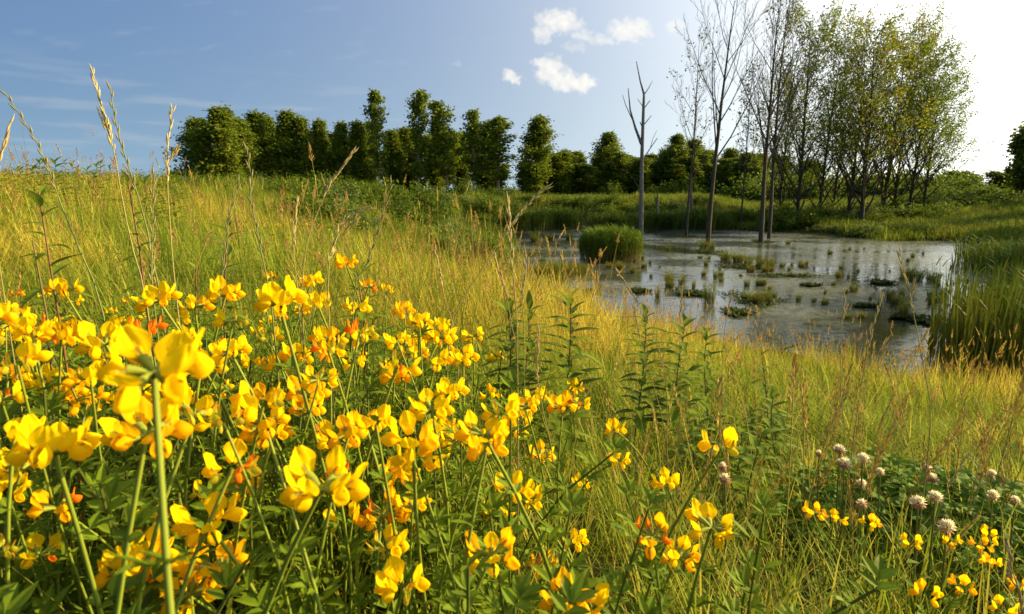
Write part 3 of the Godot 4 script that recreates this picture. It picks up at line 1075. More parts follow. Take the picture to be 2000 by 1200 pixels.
	var lg := thing("fallen_log", q, "dark fallen log with side branch at the near shore", "log")
	var pts := PackedVector3Array()
	for s in [[1412, 684], [1450, 686], [1500, 692], [1545, 698], [1590, 708]]:
		pts.append(on_level(s[0], s[1], 0.1) - q)
	var g := Geo.new()
	g.tube(pts, PackedFloat32Array([0.05, 0.1, 0.12, 0.12, 0.09]), 8, Color(0.06, 0.045, 0.03), Color(0.05, 0.04, 0.03))
	part("trunk", g.mesh(true), M.bark, lg)
	for s in [[[1412, 684], [1425, 672], [1450, 655]], [[1515, 690], [1535, 682], [1560, 676]]]:
		var gb := Geo.new()
		var bp := PackedVector3Array()
		for k in 3:
			bp.append(on_level(s[k][0], s[k][1] + 8 * k, 0.1) - q + Vector3(0, 0.12 * k, 0))
		gb.tube(bp, PackedFloat32Array([0.05, 0.035, 0.015]), 6, Color(0.06, 0.045, 0.03), Color(0.05, 0.04, 0.03))
		part("branch", gb.mesh(true), M.bark, lg)

# ------------------------------------------------------------------ meadow
func vary(c: Color, f: float, hue := 0.0) -> Color:
	return Color(c.r * f * (1.0 + hue), c.g * f, c.b * f)

func panicle_into(g: Geo, p0: Vector3, h: float, kind: int, k_size: float) -> void:   # a seeding grass stem
	var seed_c: Color = [Color(0.42, 0.29, 0.07), Color(0.50, 0.40, 0.10), Color(0.34, 0.21, 0.07)][kind]
	var a0 := rr(0, TAU)
	var lean := Vector3(cos(a0), 0, sin(a0)) * rr(0.05, 0.28) * h
	var pts := PackedVector3Array()
	var rad := PackedFloat32Array()
	for k in 6:
		var t := k / 5.0
		pts.append(p0 + Vector3(0, h * t, 0) + lean * t * t)
		rad.append(lerpf(0.0013, 0.0006, t) * k_size)
	g.tube(pts, rad, 3, Color(0.16, 0.18, 0.03), Color(0.42, 0.33, 0.08))
	var n := 30
	var len := 0.085 * (0.7 + 0.3 * k_size) * rr(0.7, 1.3)
	for k in n:
		var t := 1.0 - (len / h) * (1.0 - k / float(n))
		var a := k * 2.4
		var o := Vector3(cos(a), 0.0, sin(a))
		var spread: float = [0.4, 0.22, 0.75][kind] * (1.0 - 0.85 * k / float(n))
		var p := p0 + Vector3(0, h * t, 0) + lean * t * t + o * 0.006 * spread * k_size
		var d := (Vector3(0, h, 0) + lean * 2.0 * t).normalized()
		d = (d + o * spread).normalized()
		var f := rr(0.7, 1.3)
		g.card(p, d, d.cross(rdir()).normalized(), 0.011 * k_size * rr(0.8, 1.3), 0.0036 * k_size, vary(seed_c, f))

func herb_into(g: Geo, p: Vector3, h: float, col: Color, n: int, ll: float, lw: float) -> void:
	var b := Vector3(rr(-0.15, 0.15) * h, h, rr(-0.15, 0.15) * h)
	g.tube(PackedVector3Array([p, p + b * 0.5 + Vector3(0.02 * h, 0, 0), p + b]), PackedFloat32Array([0.012 * ll * 2.0, 0.008 * ll * 2.0, 0.004 * ll * 2.0]), 3, Color(0.1, 0.11, 0.03), Color(0.12, 0.14, 0.03))
	for k in n:
		var t := 0.15 + 0.85 * k / float(n)
		var a := k * 2.4
		var o := Vector3(cos(a), 0, sin(a))
		var d := (o + Vector3.UP * rr(0.1, 0.9)).normalized()
		var up := (Vector3.UP - d * d.y).normalized()
		var f := rr(0.75, 1.25)
		g.leaf(p + b * t, d, up, ll * rr(0.7, 1.2) * (1.15 - 0.6 * t), lw, rr(0.1, 0.5), 2, vary(col, f), vary(col, f * 1.2))

# one square of meadow: pal = [[root colour, tip colour, weight], ...]
func tile(size: float, n: int, h0: float, h1: float, w: float, segs: int, bend: float, pal: Array, seeds := 0, seed_size := 1.0, herbs := 0, herb_l := 0.06) -> ArrayMesh:
	var g := Geo.new()
	var e := size * 0.54
	var clump := []
	for k in maxi(3, n / 30):
		clump.append([Vector3(rr(-e, e), -0.02, rr(-e, e)), rr(0.45, 1.35), rng.randi()])
	for k in n:
		var p := Vector3(rr(-e, e), -0.02, rr(-e, e))
		var tall := 0.8
		var pick := rng.randf()
		if k % 4 > 0:
			var cl: Array = clump[rng.randi() % clump.size()]
			p = cl[0] + Vector3(rng.randfn() * size * 0.045, 0, rng.randfn() * size * 0.045)
			tall = cl[1]
			if k % 4 > 1:
				pick = fposmod(cl[2] * 0.000137, 1.0)
		var b := rr(0, TAU)
		var o := Vector3(cos(b), 0, sin(b))
		var d := (Vector3.UP + o * rr(0.02, 0.32)).normalized()
		var q := pick
		var c: Array = pal[0]
		for x in pal:
			c = x
			q -= x[2]
			if q <= 0.0:
				break
		var f := rr(0.72, 1.28)
		var hue := rr(-0.12, 0.12)
		g.blade(p, d, o, rr(h0, h1) * tall, w * rr(0.7, 1.25), bend * rr(0.15, 1.3), segs, vary(c[0], f, hue), vary(c[1], f, hue))
	for k in seeds:
		panicle_into(g, Vector3(rr(-e, e), -0.02, rr(-e, e)), h1 * rr(0.75, 1.6), rng.randi() % 3, seed_size)
	for k in herbs:
		herb_into(g, Vector3(rr(-e, e), -0.02, rr(-e, e)), rr(h0, h1) * rr(0.9, 1.3), [Color(0.11, 0.17, 0.014), Color(0.14, 0.19, 0.018), Color(0.09, 0.14, 0.012)][rng.randi() % 3], 12, herb_l, herb_l * 0.32)
	return g.mesh()

func trefoil_tile(size: float, n: int) -> ArrayMesh:
	var g := Geo.new()
	for k in n:
		sprig_into(g, Vector3(rr(-0.54, 0.54) * size, -0.01, rr(-0.54, 0.54) * size), rr(0.17, 0.33))
	for k in 26:
		var b := rr(0, TAU)
		var o := Vector3(cos(b), 0, sin(b))
		var f := rr(0.7, 1.3)
		g.blade(Vector3(rr(-0.54, 0.54) * size, -0.01, rr(-0.54, 0.54) * size), (Vector3.UP + o * rr(0.1, 0.7)).normalized(), o, rr(0.16, 0.36), rr(0.002, 0.0045), rr(0.1, 0.5), 5, vary(Color(0.17, 0.22, 0.02), f), vary(Color(0.2, 0.25, 0.025), f))
	return g.mesh()

func sprig_into(g: Geo, p0: Vector3, h: float) -> void:    # a leafy trefoil shoot
	var c0 := Color(0.11, 0.16, 0.015)
	var pts := PackedVector3Array()
	var rad := PackedFloat32Array()
	var b := rr(0.0, 0.4) * h
	var ba := rr(0, TAU)
	for k in 6:
		var t := k / 5.0
		pts.append(p0 + Vector3(cos(ba) * b * t * t, h * t - b * 0.3 * t * t, sin(ba) * b * t * t))
		rad.append(lerpf(0.0014, 0.0009, t))
	g.tube(pts, rad, 4, c0, Color(0.12, 0.16, 0.03))
	for k in 13:
		var t := 0.2 + 0.8 * k / 12.0
		var f := t * 5.0
		var i := mini(int(f), 4)
		var p := pts[i].lerp(pts[i + 1], f - i)
		var a := k * 2.4
		var o := Vector3(cos(a), 0.25, sin(a)).normalized()
		trefoil_leaf_into(g, p, o, 0.017 * rr(0.8, 1.25))

func trefoil_leaf_into(g: Geo, p: Vector3, o: Vector3, L: float) -> void:
	var s := o.cross(Vector3.UP).normalized()
	var up := s.cross(o).normalized()
	var tip := p + o * L * 0.35
	for k in 5:
		var d: Vector3
		var b := tip
		if k < 3:
			var a := (k - 1) * 0.75
			d = (o * cos(a) + s * sin(a) + up * rr(0.1, 0.5)).normalized()
		else:
			b = p
			d = (s * (1.0 if k == 3 else -1.0) + o * 0.3 + up * 0.4).normalized()
		var n := (up - d * d.dot(up)).normalized()
		var f := rr(0.75, 1.3)
		g.leaf(b, d, n, L * rr(0.75, 1.05) * (1.0 if k < 3 else 0.75), L * 0.34, rr(-0.1, 0.25), 3, Color(0.125 * f, 0.195 * f, 0.010 * f), Color(0.155 * f, 0.23 * f, 0.018 * f))

# how high random growth may reach, as a photograph row, so that it never walls off the view
func row_limit(px: float, d: float) -> float:
	var xs := [-200, 0, 400, 600, 800, 1000, 1200, 1400, 1600, 1800, 2000, 2200]
	var near := [610, 600, 570, 550, 600, 690, 800, 850, 880, 890, 900, 900]
	var mid := [430, 430, 440, 460, 490, 560, 640, 700, 745, 770, 780, 780]
	var far := [345, 345, 362, 370, 378, 430, 560, 640, 690, 720, 730, 740]
	var k := 0
	while k < 10 and px > xs[k + 1]:
		k += 1
	var t := clampf((px - xs[k]) / float(xs[k + 1] - xs[k]), 0, 1)
	var n: float = lerpf(near[k], near[k + 1], t)
	var m: float = lerpf(mid[k], mid[k + 1], t)
	var f: float = lerpf(far[k], far[k + 1], t)
	return lerpf(lerpf(n, m, sstep(0.8, 2.2, d)), f, sstep(3.0, 9.0, d))

# squares of meadow laid side by side over the view and a margin, each sheared to the slope under it
func lay(called: String, meshes: Array, mat: Material, size: float, d0: float, d1: float, height: float, choose: Callable, label: String, category: String) -> void:
	var bufs := []
	for m in meshes:
		bufs.append(PackedFloat32Array())
	var jd := int(floor(d0 / size))
	while jd * size < d1:
		var reach := 1.0 * ((jd + 1) * size) + 0.5 + size
		for ji in range(int(floor(-reach / size)), int(ceil(reach / size))):
			var x := (ji + 0.5) * size
			var d := (jd + 0.5) * size
			var y := ground(x, d)
			var r = choose.call(x, d, y)
			if r == null:
				continue
			var hs: float = r[0]
			if d < 22.0:
				var px := pixel(Vector3(x, y + 0.1, -d)).x
				var lim := row_limit(px, d) + rr(-60, 20)
				var guard := 0
				while pixel(Vector3(x, y + height * hs, -d)).y < lim and guard < 10:
					hs *= 0.86
					guard += 1
			var gx := (ground(x + size * 0.5, d) - ground(x - size * 0.5, d)) / size
			var gz := -(ground(x, d + size * 0.5) - ground(x, d - size * 0.5)) / size
			var rot := Basis(Vector3.UP, (rng.randi() % 4) * PI / 2)
			var sh := Basis(Vector3(1, gx, 0), Vector3(0, hs, 0), Vector3(0, gz, 1))
			var f := 1.0 + 0.22 * noise.get_noise_2d(x * 9.0 + 70.0, d * 9.0)
			put(bufs[rng.randi() % meshes.size()], sh * rot, Vector3(x + rr(-0.04, 0.04) * size, y, -d), Color(f * (1.0 + 0.1 * noise.get_noise_2d(x * 5.0, d * 5.0 + 200.0)), f, f))
		jd += 1
	for k in meshes.size():
		many(called, meshes[k], mat, bufs[k], label, category)

func in_patch(x: float, d: float) -> float:   # the trefoil patch
	var edge := 0.12 - 0.14 * absf(d - 0.6) + 0.1 * noise.get_noise_2d(x * 30.0, d * 30.0 + 50.0)
	return sstep(0.12, -0.12, x - edge) * (1.0 - sstep(1.0, 1.5, d + 0.5 * noise.get_noise_2d(x * 25.0, d * 25.0)))

func dryness(x: float, d: float) -> float:
	var g := 0.66 + 1.1 * noise.get_noise_2d(x * 5.0, d * 5.0)
	g -= 0.55 * sstep(11.0, 24.0, d) * sstep(-22.0, -5.0, x)
	g -= 0.9 * sstep(24.0, 40.0, d)
	g -= 0.14 * sstep(0.5, -1.5, x)
	g -= 0.35 * sstep(1.8, 0.9, d) * sstep(-0.2, 0.3, x)
	return g

func meadow() -> void:
	var g0 := Color(0.18, 0.23, 0.022)
	var g1 := Color(0.21, 0.27, 0.022)
	var d0 := Color(0.42, 0.37, 0.05)
	var d1 := Color(0.55, 0.46, 0.055)
	var o1 := Color(0.48, 0.33, 0.06)
	var green := [[g0, g1, 0.75], [d0, Color(0.34, 0.33, 0.055), 0.25]]
	var gold := [[g0, Color(0.29, 0.30, 0.03), 0.25], [d0, d1, 0.6], [d0, o1, 0.1]]
	var is_gold := func(x: float, d: float) -> bool: return dryness(x, d) + rr(-0.12, 0.12) > 0.5
	# [square, blades, low, high, width, segments, from, to]
	var zones := [[0.2, 300, 0.10, 0.26, 0.0024, 5, 0.2, 1.6], [0.4, 440, 0.2, 0.55, 0.0040, 4, 1.6, 4.4], [1.0, 1100, 0.25, 0.75, 0.008, 4, 4.4, 14.0], [2.5, 1700, 0.3, 0.8, 0.02, 3, 14.0, 34.0], [6.0, 2200, 0.4, 0.95, 0.05, 2, 34.0, 118.0]]
	for z in zones.size():
		var q: Array = zones[z]
		var near: bool = z < 2
		var ms_g := []
		var ms_d := []
		var ms_k := []
		for v in 3:
			ms_g.append(tile(q[0], q[1], q[2] * (0.8 if near else 1.0), q[3] * (0.85 if near else 1.0), q[4], q[5], 0.55, green, [0, 2, 5, 0, 0][z], [1.0, 1.3, 2.0, 3, 3][z], [2, 9, 22, 60, 190][z], [0.03, 0.04, 0.07, 0.14, 0.32][z]))
			if z >= 3:
				ms_k.append(tile(q[0], q[1], q[2], q[3], q[4], q[5], 0.4, green, 0, 1.0, [0, 0, 0, 60, 190][z], [0, 0, 0, 0.14, 0.32][z]))
			ms_d.append(tile(q[0], q[1], q[2] * 1.1, q[3] * 1.2, q[4] * 0.9, q[5], 0.35, gold, [0, 6, 18, 16, 0][z], [1.0, 1.3, 2.0, 4.0, 3][z], [0, 6, 20, 40, 60][z], [0.03, 0.04, 0.06, 0.12, 0.3][z]))
		var pick_green := func(x: float, d: float, y: float):
			if y < 0.03 or is_gold.call(x, d) or (z >= 3 and x > 14.0): return null
			if z == 0 and (x * x + d * d < 0.06): return null
			return [rr(0.85, 1.15) * (1.25 if z == 4 and d < 80.0 else 1.0)]
		var pick_gold := func(x: float, d: float, y: float):
			if y < 0.03 or not is_gold.call(x, d) or (z >= 3 and x > 14.0): return null
			if z == 0 and (x * x + d * d < 0.06): return null
			return [rr(0.7, 1.3)]
		lay(["short_grass", "bank_grass", "slope_grass", "hillside_grass", "embankment_grass"][z], ms_g, M.grass, q[0], q[6], q[7], q[3], pick_green, ["short green grass under the near flowers and stalks", "green grass on the near bank", "green grassy patches on the sloping meadow", "green herbs and grass on the hillside left of the pond", "tall green growth on the far embankment"][z], "grass")
		if z >= 3:
			lay("marsh_growth", ms_k, M.grass, q[0], q[6], q[7], q[3], func(x: float, _d: float, y: float): return [rr(0.85, 1.2)] if y > 0.03 and x > 14.0 else null, "green growth on the marshy bank under and beside the grove", "grass")
		lay(["wispy_grass", "golden_grass", "meadow_grass", "field_grass", "distant_grass"][z], ms_d, M.grass, q[0], q[6], q[7], q[3] * 1.25, pick_gold, ["wispy straw grass close to the flowers", "golden seeding grass on the near bank", "golden seeding grass of the sloping meadow", "golden grass of the left field", "pale grass on the distant field"][z], "grass")
	# slender stalks on the near right bank
	var sg := Geo.new()
	for k in 150:
		var d := 0.75 * pow(4.0, rng.randf())
		var x := rr(0.12, 0.95) * (d + 0.2)
		var y := ground(x, d)
		var px := pixel(Vector3(x, y, -d)).x
		var want := at_depth(px, rr(640, 980) + maxf(0.0, (1400.0 - px) * 0.15), d).y
		var h := clampf(want - y, 0.2, 0.75)
		panicle_into(sg, Vector3(x, y - 0.01, -d), h, rng.randi() % 3, rr(0.8, 1.15))
	var sn := part("slender_stalks", sg.mesh(), M.seed, self, "stuff")
	tag(sn, "slender straw stalks rising from the near right bank", "grass")
	# yellow flowers far out in the left field
	var g := Geo.new()
	for k in 260:
		var p := Vector3(rng.randfn() * 1.3, 0.42 + rng.randfn() * 0.07, rng.randfn() * 0.9)
		var dd := Vector3(rr(-1, 1), 0.3, rr(-1, 1)).normalized()
		g.card(p, dd, dd.cross(rdir()).normalized(), 0.035, 0.035, Color(0.8, 0.52, 0.02))
	var t := part("field_flowers", g.mesh(), M.petal, self, "stuff")
	tag(t, "small yellow flowers far out in the left field", "flowers")
	t.position = Vector3(-5.6, ground(-5.6, 11.0), -11.0)
	# trefoil foliage
	var ts := []
	for k in 3:
		ts.append(trefoil_tile(0.2, 26))
	lay("trefoil_foliage", ts, M.leaf, 0.2, 0.2, 1.7, 0.34, func(x: float, d: float, _y: float): return null if rng.randf() > in_patch(x, d) * 1.2 or x * x + d * d < 0.06 else [rr(0.85, 1.15)], "leafy trefoil shoots filling the flower patch", "foliage")

# ------------------------------------------------------------------ trefoil flowers
var petals := {}
var leaf_mesh: ArrayMesh
var floret_mesh := []

func petal_colour(kind: int, t: float, u: float) -> Color:
	var y := Color(0.95, 0.70, 0.006)
	var o := Color(0.92, 0.42, 0.006)
	var r := Color(0.80, 0.13, 0.02)
	if kind == 0:
		return y.lerp(o, clampf(0.25 * pow(absf(u), 4.0) + 0.25 * exp(-u * u * 60.0) + 0.22 * (1.0 - t) * (0.5 + 0.5 * sin(u * 26.0)), 0, 1))
	if kind == 1:
		return y.lerp(o, clampf(0.3 + 0.4 * absf(u) + 0.2 * t, 0, 1))
	if kind == 3:      # unopened buds are greener, tipped red
		return Color(0.52, 0.50, 0.03).lerp(r, clampf(t * 1.2 - 0.55, 0, 1))
	return o.lerp(r, clampf(0.2 + 0.6 * t, 0, 1))

func banner_geo(g: Geo, kind: int, open: float) -> void:   # millimetres / 1000
	g.grid(func(i: float, j: float) -> Array:
		var u := i * 2.0 - 1.0
		var w := 6.2 * pow(sin(PI * clampf(0.10 + 0.86 * j, 0, 1)), 0.7) * (0.28 + 0.72 * sstep(0.1, 0.55, j))
		if j > 0.985: w = 2.2
		if kind >= 2: w *= 0.5
		var a := lerpf(0.25, open, sstep(0.15, 0.6, j))
		var y := 0.5 + 12.0 * j * lerpf(0.35, sin(a), sstep(0.1, 0.5, j))
		var z := 3.5 + 7.0 * sstep(0.0, 0.5, j) + 12.0 * maxf(j - 0.35, 0.0) * cos(a) * 0.9
		z -= absf(u) * w * 0.28 - 0.5 * exp(-u * u * 30.0)
		z += sin(u * 5.0 + j * 4.0 + open * 9.0) * 0.35 * j + sin(u * 11.0 - j * 7.0) * 0.18 * j
		y += sin(u * 7.0 + open * 5.0) * 0.3 * j
		return [Vector3(u * w, y, z) * 0.001, petal_colour(kind, j, u)], 12, 8)

func wing_geo(g: Geo, kind: int, side: float) -> void:
	g.grid(func(i: float, j: float) -> Array:
		var t := i
		var s := j * 2.0 - 1.0
		var prof := pow(sin(PI * clampf(0.12 + 0.84 * t, 0, 1)), 0.8) * (0.45 + 0.55 * sstep(0.1, 0.6, t))
		var z := 4.5 + 11.5 * t
		var y := 0.2 - 1.2 * t + s * 4.6 * prof
		var x := side * (0.4 + 3.6 * prof * (1.0 - s * s * 0.75))
		if kind >= 2: x *= 0.55
		return [Vector3(x, y, z) * 0.001, petal_colour(kind, t * 0.7, s * 0.7)], 7, 6)

func calyx_geo(g: Geo) -> void:
	var gc := Color(0.21, 0.25, 0.02)
	g.tube(PackedVector3Array([Vector3(0, -0.001, -0.003), Vector3(0, 0, 0), Vector3(0, 0.0003, 0.003), Vector3(0, 0.0006, 0.0062)]), PackedFloat32Array([0.0006, 0.0012, 0.0019, 0.0022]), 7, gc, gc)
	for k in 5:
		var a := TAU * k / 5 + 0.3
		var o := Vector3(cos(a), sin(a), 0)
		g.blade(o * 0.002 + Vector3(0, 0, 0.006), (Vector3(0, 0, 1) + o * 0.25).normalized(), o, 0.005, 0.0014, 0.2, 2, gc, Color(0.2, 0.16, 0.05))

func flower_parts() -> void:
	for kind in 4:
		for op in 2:
			var g := Geo.new()
			banner_geo(g, kind, [1.35, 1.0][op])
			petals["banner%d%d" % [kind, op]] = g.mesh(true)
		for s in 2:
			var g := Geo.new()
			wing_geo(g, kind, 1.0 if s else -1.0)
			petals["wing%d%d" % [kind, s]] = g.mesh(true)
		var one := Geo.new()
		banner_geo(one, kind, 1.25)
		wing_geo(one, kind, 1.0)
		wing_geo(one, kind, -1.0)
		floret_mesh.append(one.mesh(true))
	var c := Geo.new()
	calyx_geo(c)
	petals.calyx = c.mesh(true)
	var l := Geo.new()
	trefoil_leaf_into(l, Vector3.ZERO, Vector3(0, 0.15, 1).normalized(), 1.0)
	leaf_mesh = l.mesh()

func trefoil(head: Vector3, kinds: Array, n: int, detailed: bool, size: float, face: float, label: String, group: String) -> void:
	var gx := head.x + rr(-0.06, 0.06)
	var gz := head.z - rr(-0.02, 0.06)
	var base := Vector3(gx, ground(gx, -gz), gz)
	var t := thing("trefoil_flower", base, label, "flower", group)
	var top := head - base
	var g := Geo.new()
	var pts := PackedVector3Array()
	var rad := PackedFloat32Array()
	var sway := Vector3(rr(-0.05, 0.05), 0, rr(-0.05, 0.05))
	for k in 9:
		var s := k / 8.0
		pts.append(top * s + sway * sin(PI * s) + Vector3(0, -0.01 * (1 - s), 0))
		rad.append(lerpf(0.0018, 0.0011, s) * size)
	g.tube(pts, rad, 6, Color(0.13, 0.18, 0.015), Color(0.20, 0.25, 0.025))
	part("stem", g.mesh(true), M.stem, t)
	var nl := 4 if detailed else 3
	for k in nl:
		var s := [0.95, 0.72, 0.5, 0.85][k] as float
		var i := int(s * 8)
		var lf := part("leaf", leaf_mesh, M.leaf, t)
		var a := rr(0, TAU)
		lf.position = pts[i]
		lf.basis = Basis(Vector3.UP, a) * Basis(Vector3.RIGHT, rr(-0.5, 0.2)) * Basis().scaled(Vector3.ONE * rr(0.014, 0.022) * size)
	for k in n:
		var a := face + TAU * (k + rr(-0.2, 0.2)) / n
		var e := rr(-0.25, 0.35)
		var z := Vector3(sin(a) * cos(e), sin(e), cos(a) * cos(e))
		var x := Vector3.UP.cross(z).normalized()
		var b := Basis(x, z.cross(x), z) * Basis(Vector3(0, 0, 1), rr(-0.3, 0.3))
		var kind: int = kinds[rng.randi() % kinds.size()]
		var sc := size * rr(0.9, 1.12) * (0.75 if kind >= 2 else 1.0)
		var fl: MeshInstance3D
		if detailed:
			fl = part("floret", petals.calyx, M.stem, t)
			part("banner_petal", petals["banner%d%d" % [kind, rng.randi() % 2]], M.petal, fl)
			part("wing_petal", petals["wing%d0" % kind], M.petal, fl)
			part("wing_petal", petals["wing%d1" % kind], M.petal, fl)
		else:
			fl = part("floret", floret_mesh[kind], M.petal, t)
		fl.transform = Transform3D(b * Basis.from_scale(Vector3(sc * rr(0.8, 1.15), sc * rr(0.85, 1.15), sc * rr(0.85, 1.1))), pts[8] + z * 0.003)

func trefoil_label(kinds: Array) -> Array:
	if 2 in kinds:
		return ["trefoil head with wilting red-orange petals in the foreground patch", "wilting trefoil heads"]
	if 1 in kinds:
		return ["yellow trefoil head flushed with orange in the foreground patch", "orange-flushed trefoil heads"]
	return ["clear yellow trefoil head in the dense foreground patch", "clear yellow trefoil heads"]

func flowers() -> void:
	flower_parts()
	# [px, py, size px, kinds, label] of the heads that can be picked out
	var big := [
		[300, 725, 205, [0], "largest pale yellow trefoil head, standing over its neighbours"], [105, 885, 150, [0], "big yellow trefoil head nodding on an arched stem"], [628, 955, 150, [0, 0, 1], "big yellow trefoil head with broad round petals"],
		[285, 850, 150, [0, 1, 1], "orange-tinged trefoil head under the largest one"], [545, 595, 95, [0], ""], [310, 588, 80, [0, 0, 1], ""], [440, 575, 74, [1, 0], ""], [695, 603, 56, [0], ""], [675, 515, 46, [1], "orange-tipped trefoil head topping the patch"], [945, 850, 105, [0], ""], [525, 855, 86, [0, 1], ""],
		[960, 1085, 110, [0, 0, 1], ""], [1110, 1172, 110, [1, 0], ""], [1390, 1030, 96, [0], "lone bright yellow trefoil head on a straight pale stem"], [1325, 1090, 74, [0, 1], "half-open trefoil head beside the lone bright one"], [1030, 975, 66, [0], ""], [1302, 945, 52, [0], ""], [1200, 838, 46, [0, 1], ""], [1208, 900, 46, [0], ""],
		[842, 800, 90, [0], ""], [715, 835, 84, [0, 1], ""], [600, 775, 84, [0, 1], ""], [452, 692, 82, [0], ""], [205, 672, 95, [0], ""], [130, 650, 70, [0], ""], [372, 1160, 110, [0, 0, 1], ""], [245, 1115, 110, [0, 1], ""], [468, 965, 84, [1], ""], [295, 1035, 84, [0], ""], [70, 1080, 70, [2, 1], ""],
		[25, 632, 80, [0], ""], [90, 748, 76, [0], ""], [15, 740, 60, [1], ""], [130, 770, 72, [1, 2], ""], [905, 705, 64, [0], ""], [858, 660, 64, [0], ""], [810, 690, 56, [0, 1], ""], [1100, 795, 64, [1, 0], ""], [1122, 1060, 62, [0], ""], [1055, 890, 54, [0, 1], ""], [745, 1005, 90, [2, 1], "wilting red-orange trefoil head beside the big round one"], [420, 1110, 110, [0, 1], ""], [572, 1085, 60, [0], ""], [285, 1195, 90, [1], ""],
		[640, 665, 66, [0, 1], ""], [712, 662, 58, [0], ""], [580, 700, 64, [1, 0], ""], [770, 740, 64, [0, 1], ""], [880, 770, 72, [0], ""], [520, 780, 70, [1], ""], [380, 600, 60, [0, 1], ""], [60, 660, 60, [1], ""], [1020, 820, 56, [0], ""], [1045, 778, 48, [0], ""], [860, 850, 70, [0], ""], [970, 1005, 70, [0], ""], [830, 1040, 66, [1, 2], ""], [1200, 1045, 34, [1], ""], [1135, 950, 40, [0], ""], [890, 1010, 50, [1], ""], [480, 1060, 70, [0, 1], ""], [640, 1120, 60, [2], ""], [1060, 1110, 60, [2, 1], ""], [1170, 1110, 50, [2], ""], [1120, 760, 40, [0], ""], [790, 610, 44, [1], ""]]
	for b in big:
		var r := clampf(F * 0.035 / b[2], 0.18, 1.1)
		var p := at_dist(b[0], b[1], r)
		if p.y - ground(p.x, -p.z) < 0.04:
			continue
		trefoil(p, b[3], 6 if b[2] > 60 else 5, b[2] > 52, 1.0, rr(-0.5, 0.5), b[4] if b[4] else trefoil_label(b[3])[0], "" if b[4] else trefoil_label(b[3])[1])
	var made := 0
	for k in 4000:
		if made >= 125:
			break
		var d := 0.3 * pow(1.5 / 0.3, rng.randf())
		var x := rr(-0.98, 0.4) * (d + 0.1)
		if rng.randf() > in_patch(x, d):
			continue
		var y := ground(x, d) + rr(0.2, 0.38)
		var q := pixel(Vector3(x, y, -d))
		if q.x < -60 or q.x > 1500 or q.y > 1260 or q.y < row_limit(q.x, 0.5) - 25 or Vector3(x, y - EYE.y, d).length() < 0.36:
			continue
		made += 1
		var ks: Array = [[0, 0, 3], [0, 0, 0, 1], [0, 0, 1, 3], [1, 2], [0, 0, 1], [0, 2, 3]][rng.randi() % 6]
		trefoil(Vector3(x, y, -d), ks, 4 + rng.randi() % 3, made % 3 == 0, rr(0.68, 0.98), rr(0, TAU), trefoil_label(ks)[0], trefoil_label(ks)[1])
	# the small ones by the clover
	for b in [[1588, 1003, 30], [1630, 1012, 34], [1702, 1028, 34], [1778, 1064, 32], [1858, 1060, 26], [1918, 1065, 34], [1935, 1102, 36], [1808, 1165, 26], [1960, 1190, 40], [1932, 1048, 22], [1990, 1148, 22], [1880, 1150, 24]]:
		var r: float = F * 0.026 / b[2]
		var p := at_dist(b[0], b[1], r)
		while p.y < ground(p.x, -p.z) + 0.17 and r > 0.5:
			r *= 0.96
			p = at_dist(b[0], b[1], r)
		trefoil(p, [0, 0, 1], 4, false, 0.7, rr(0, TAU), "small yellow trefoil head among the clover leaves", "trefoil heads by the clover")

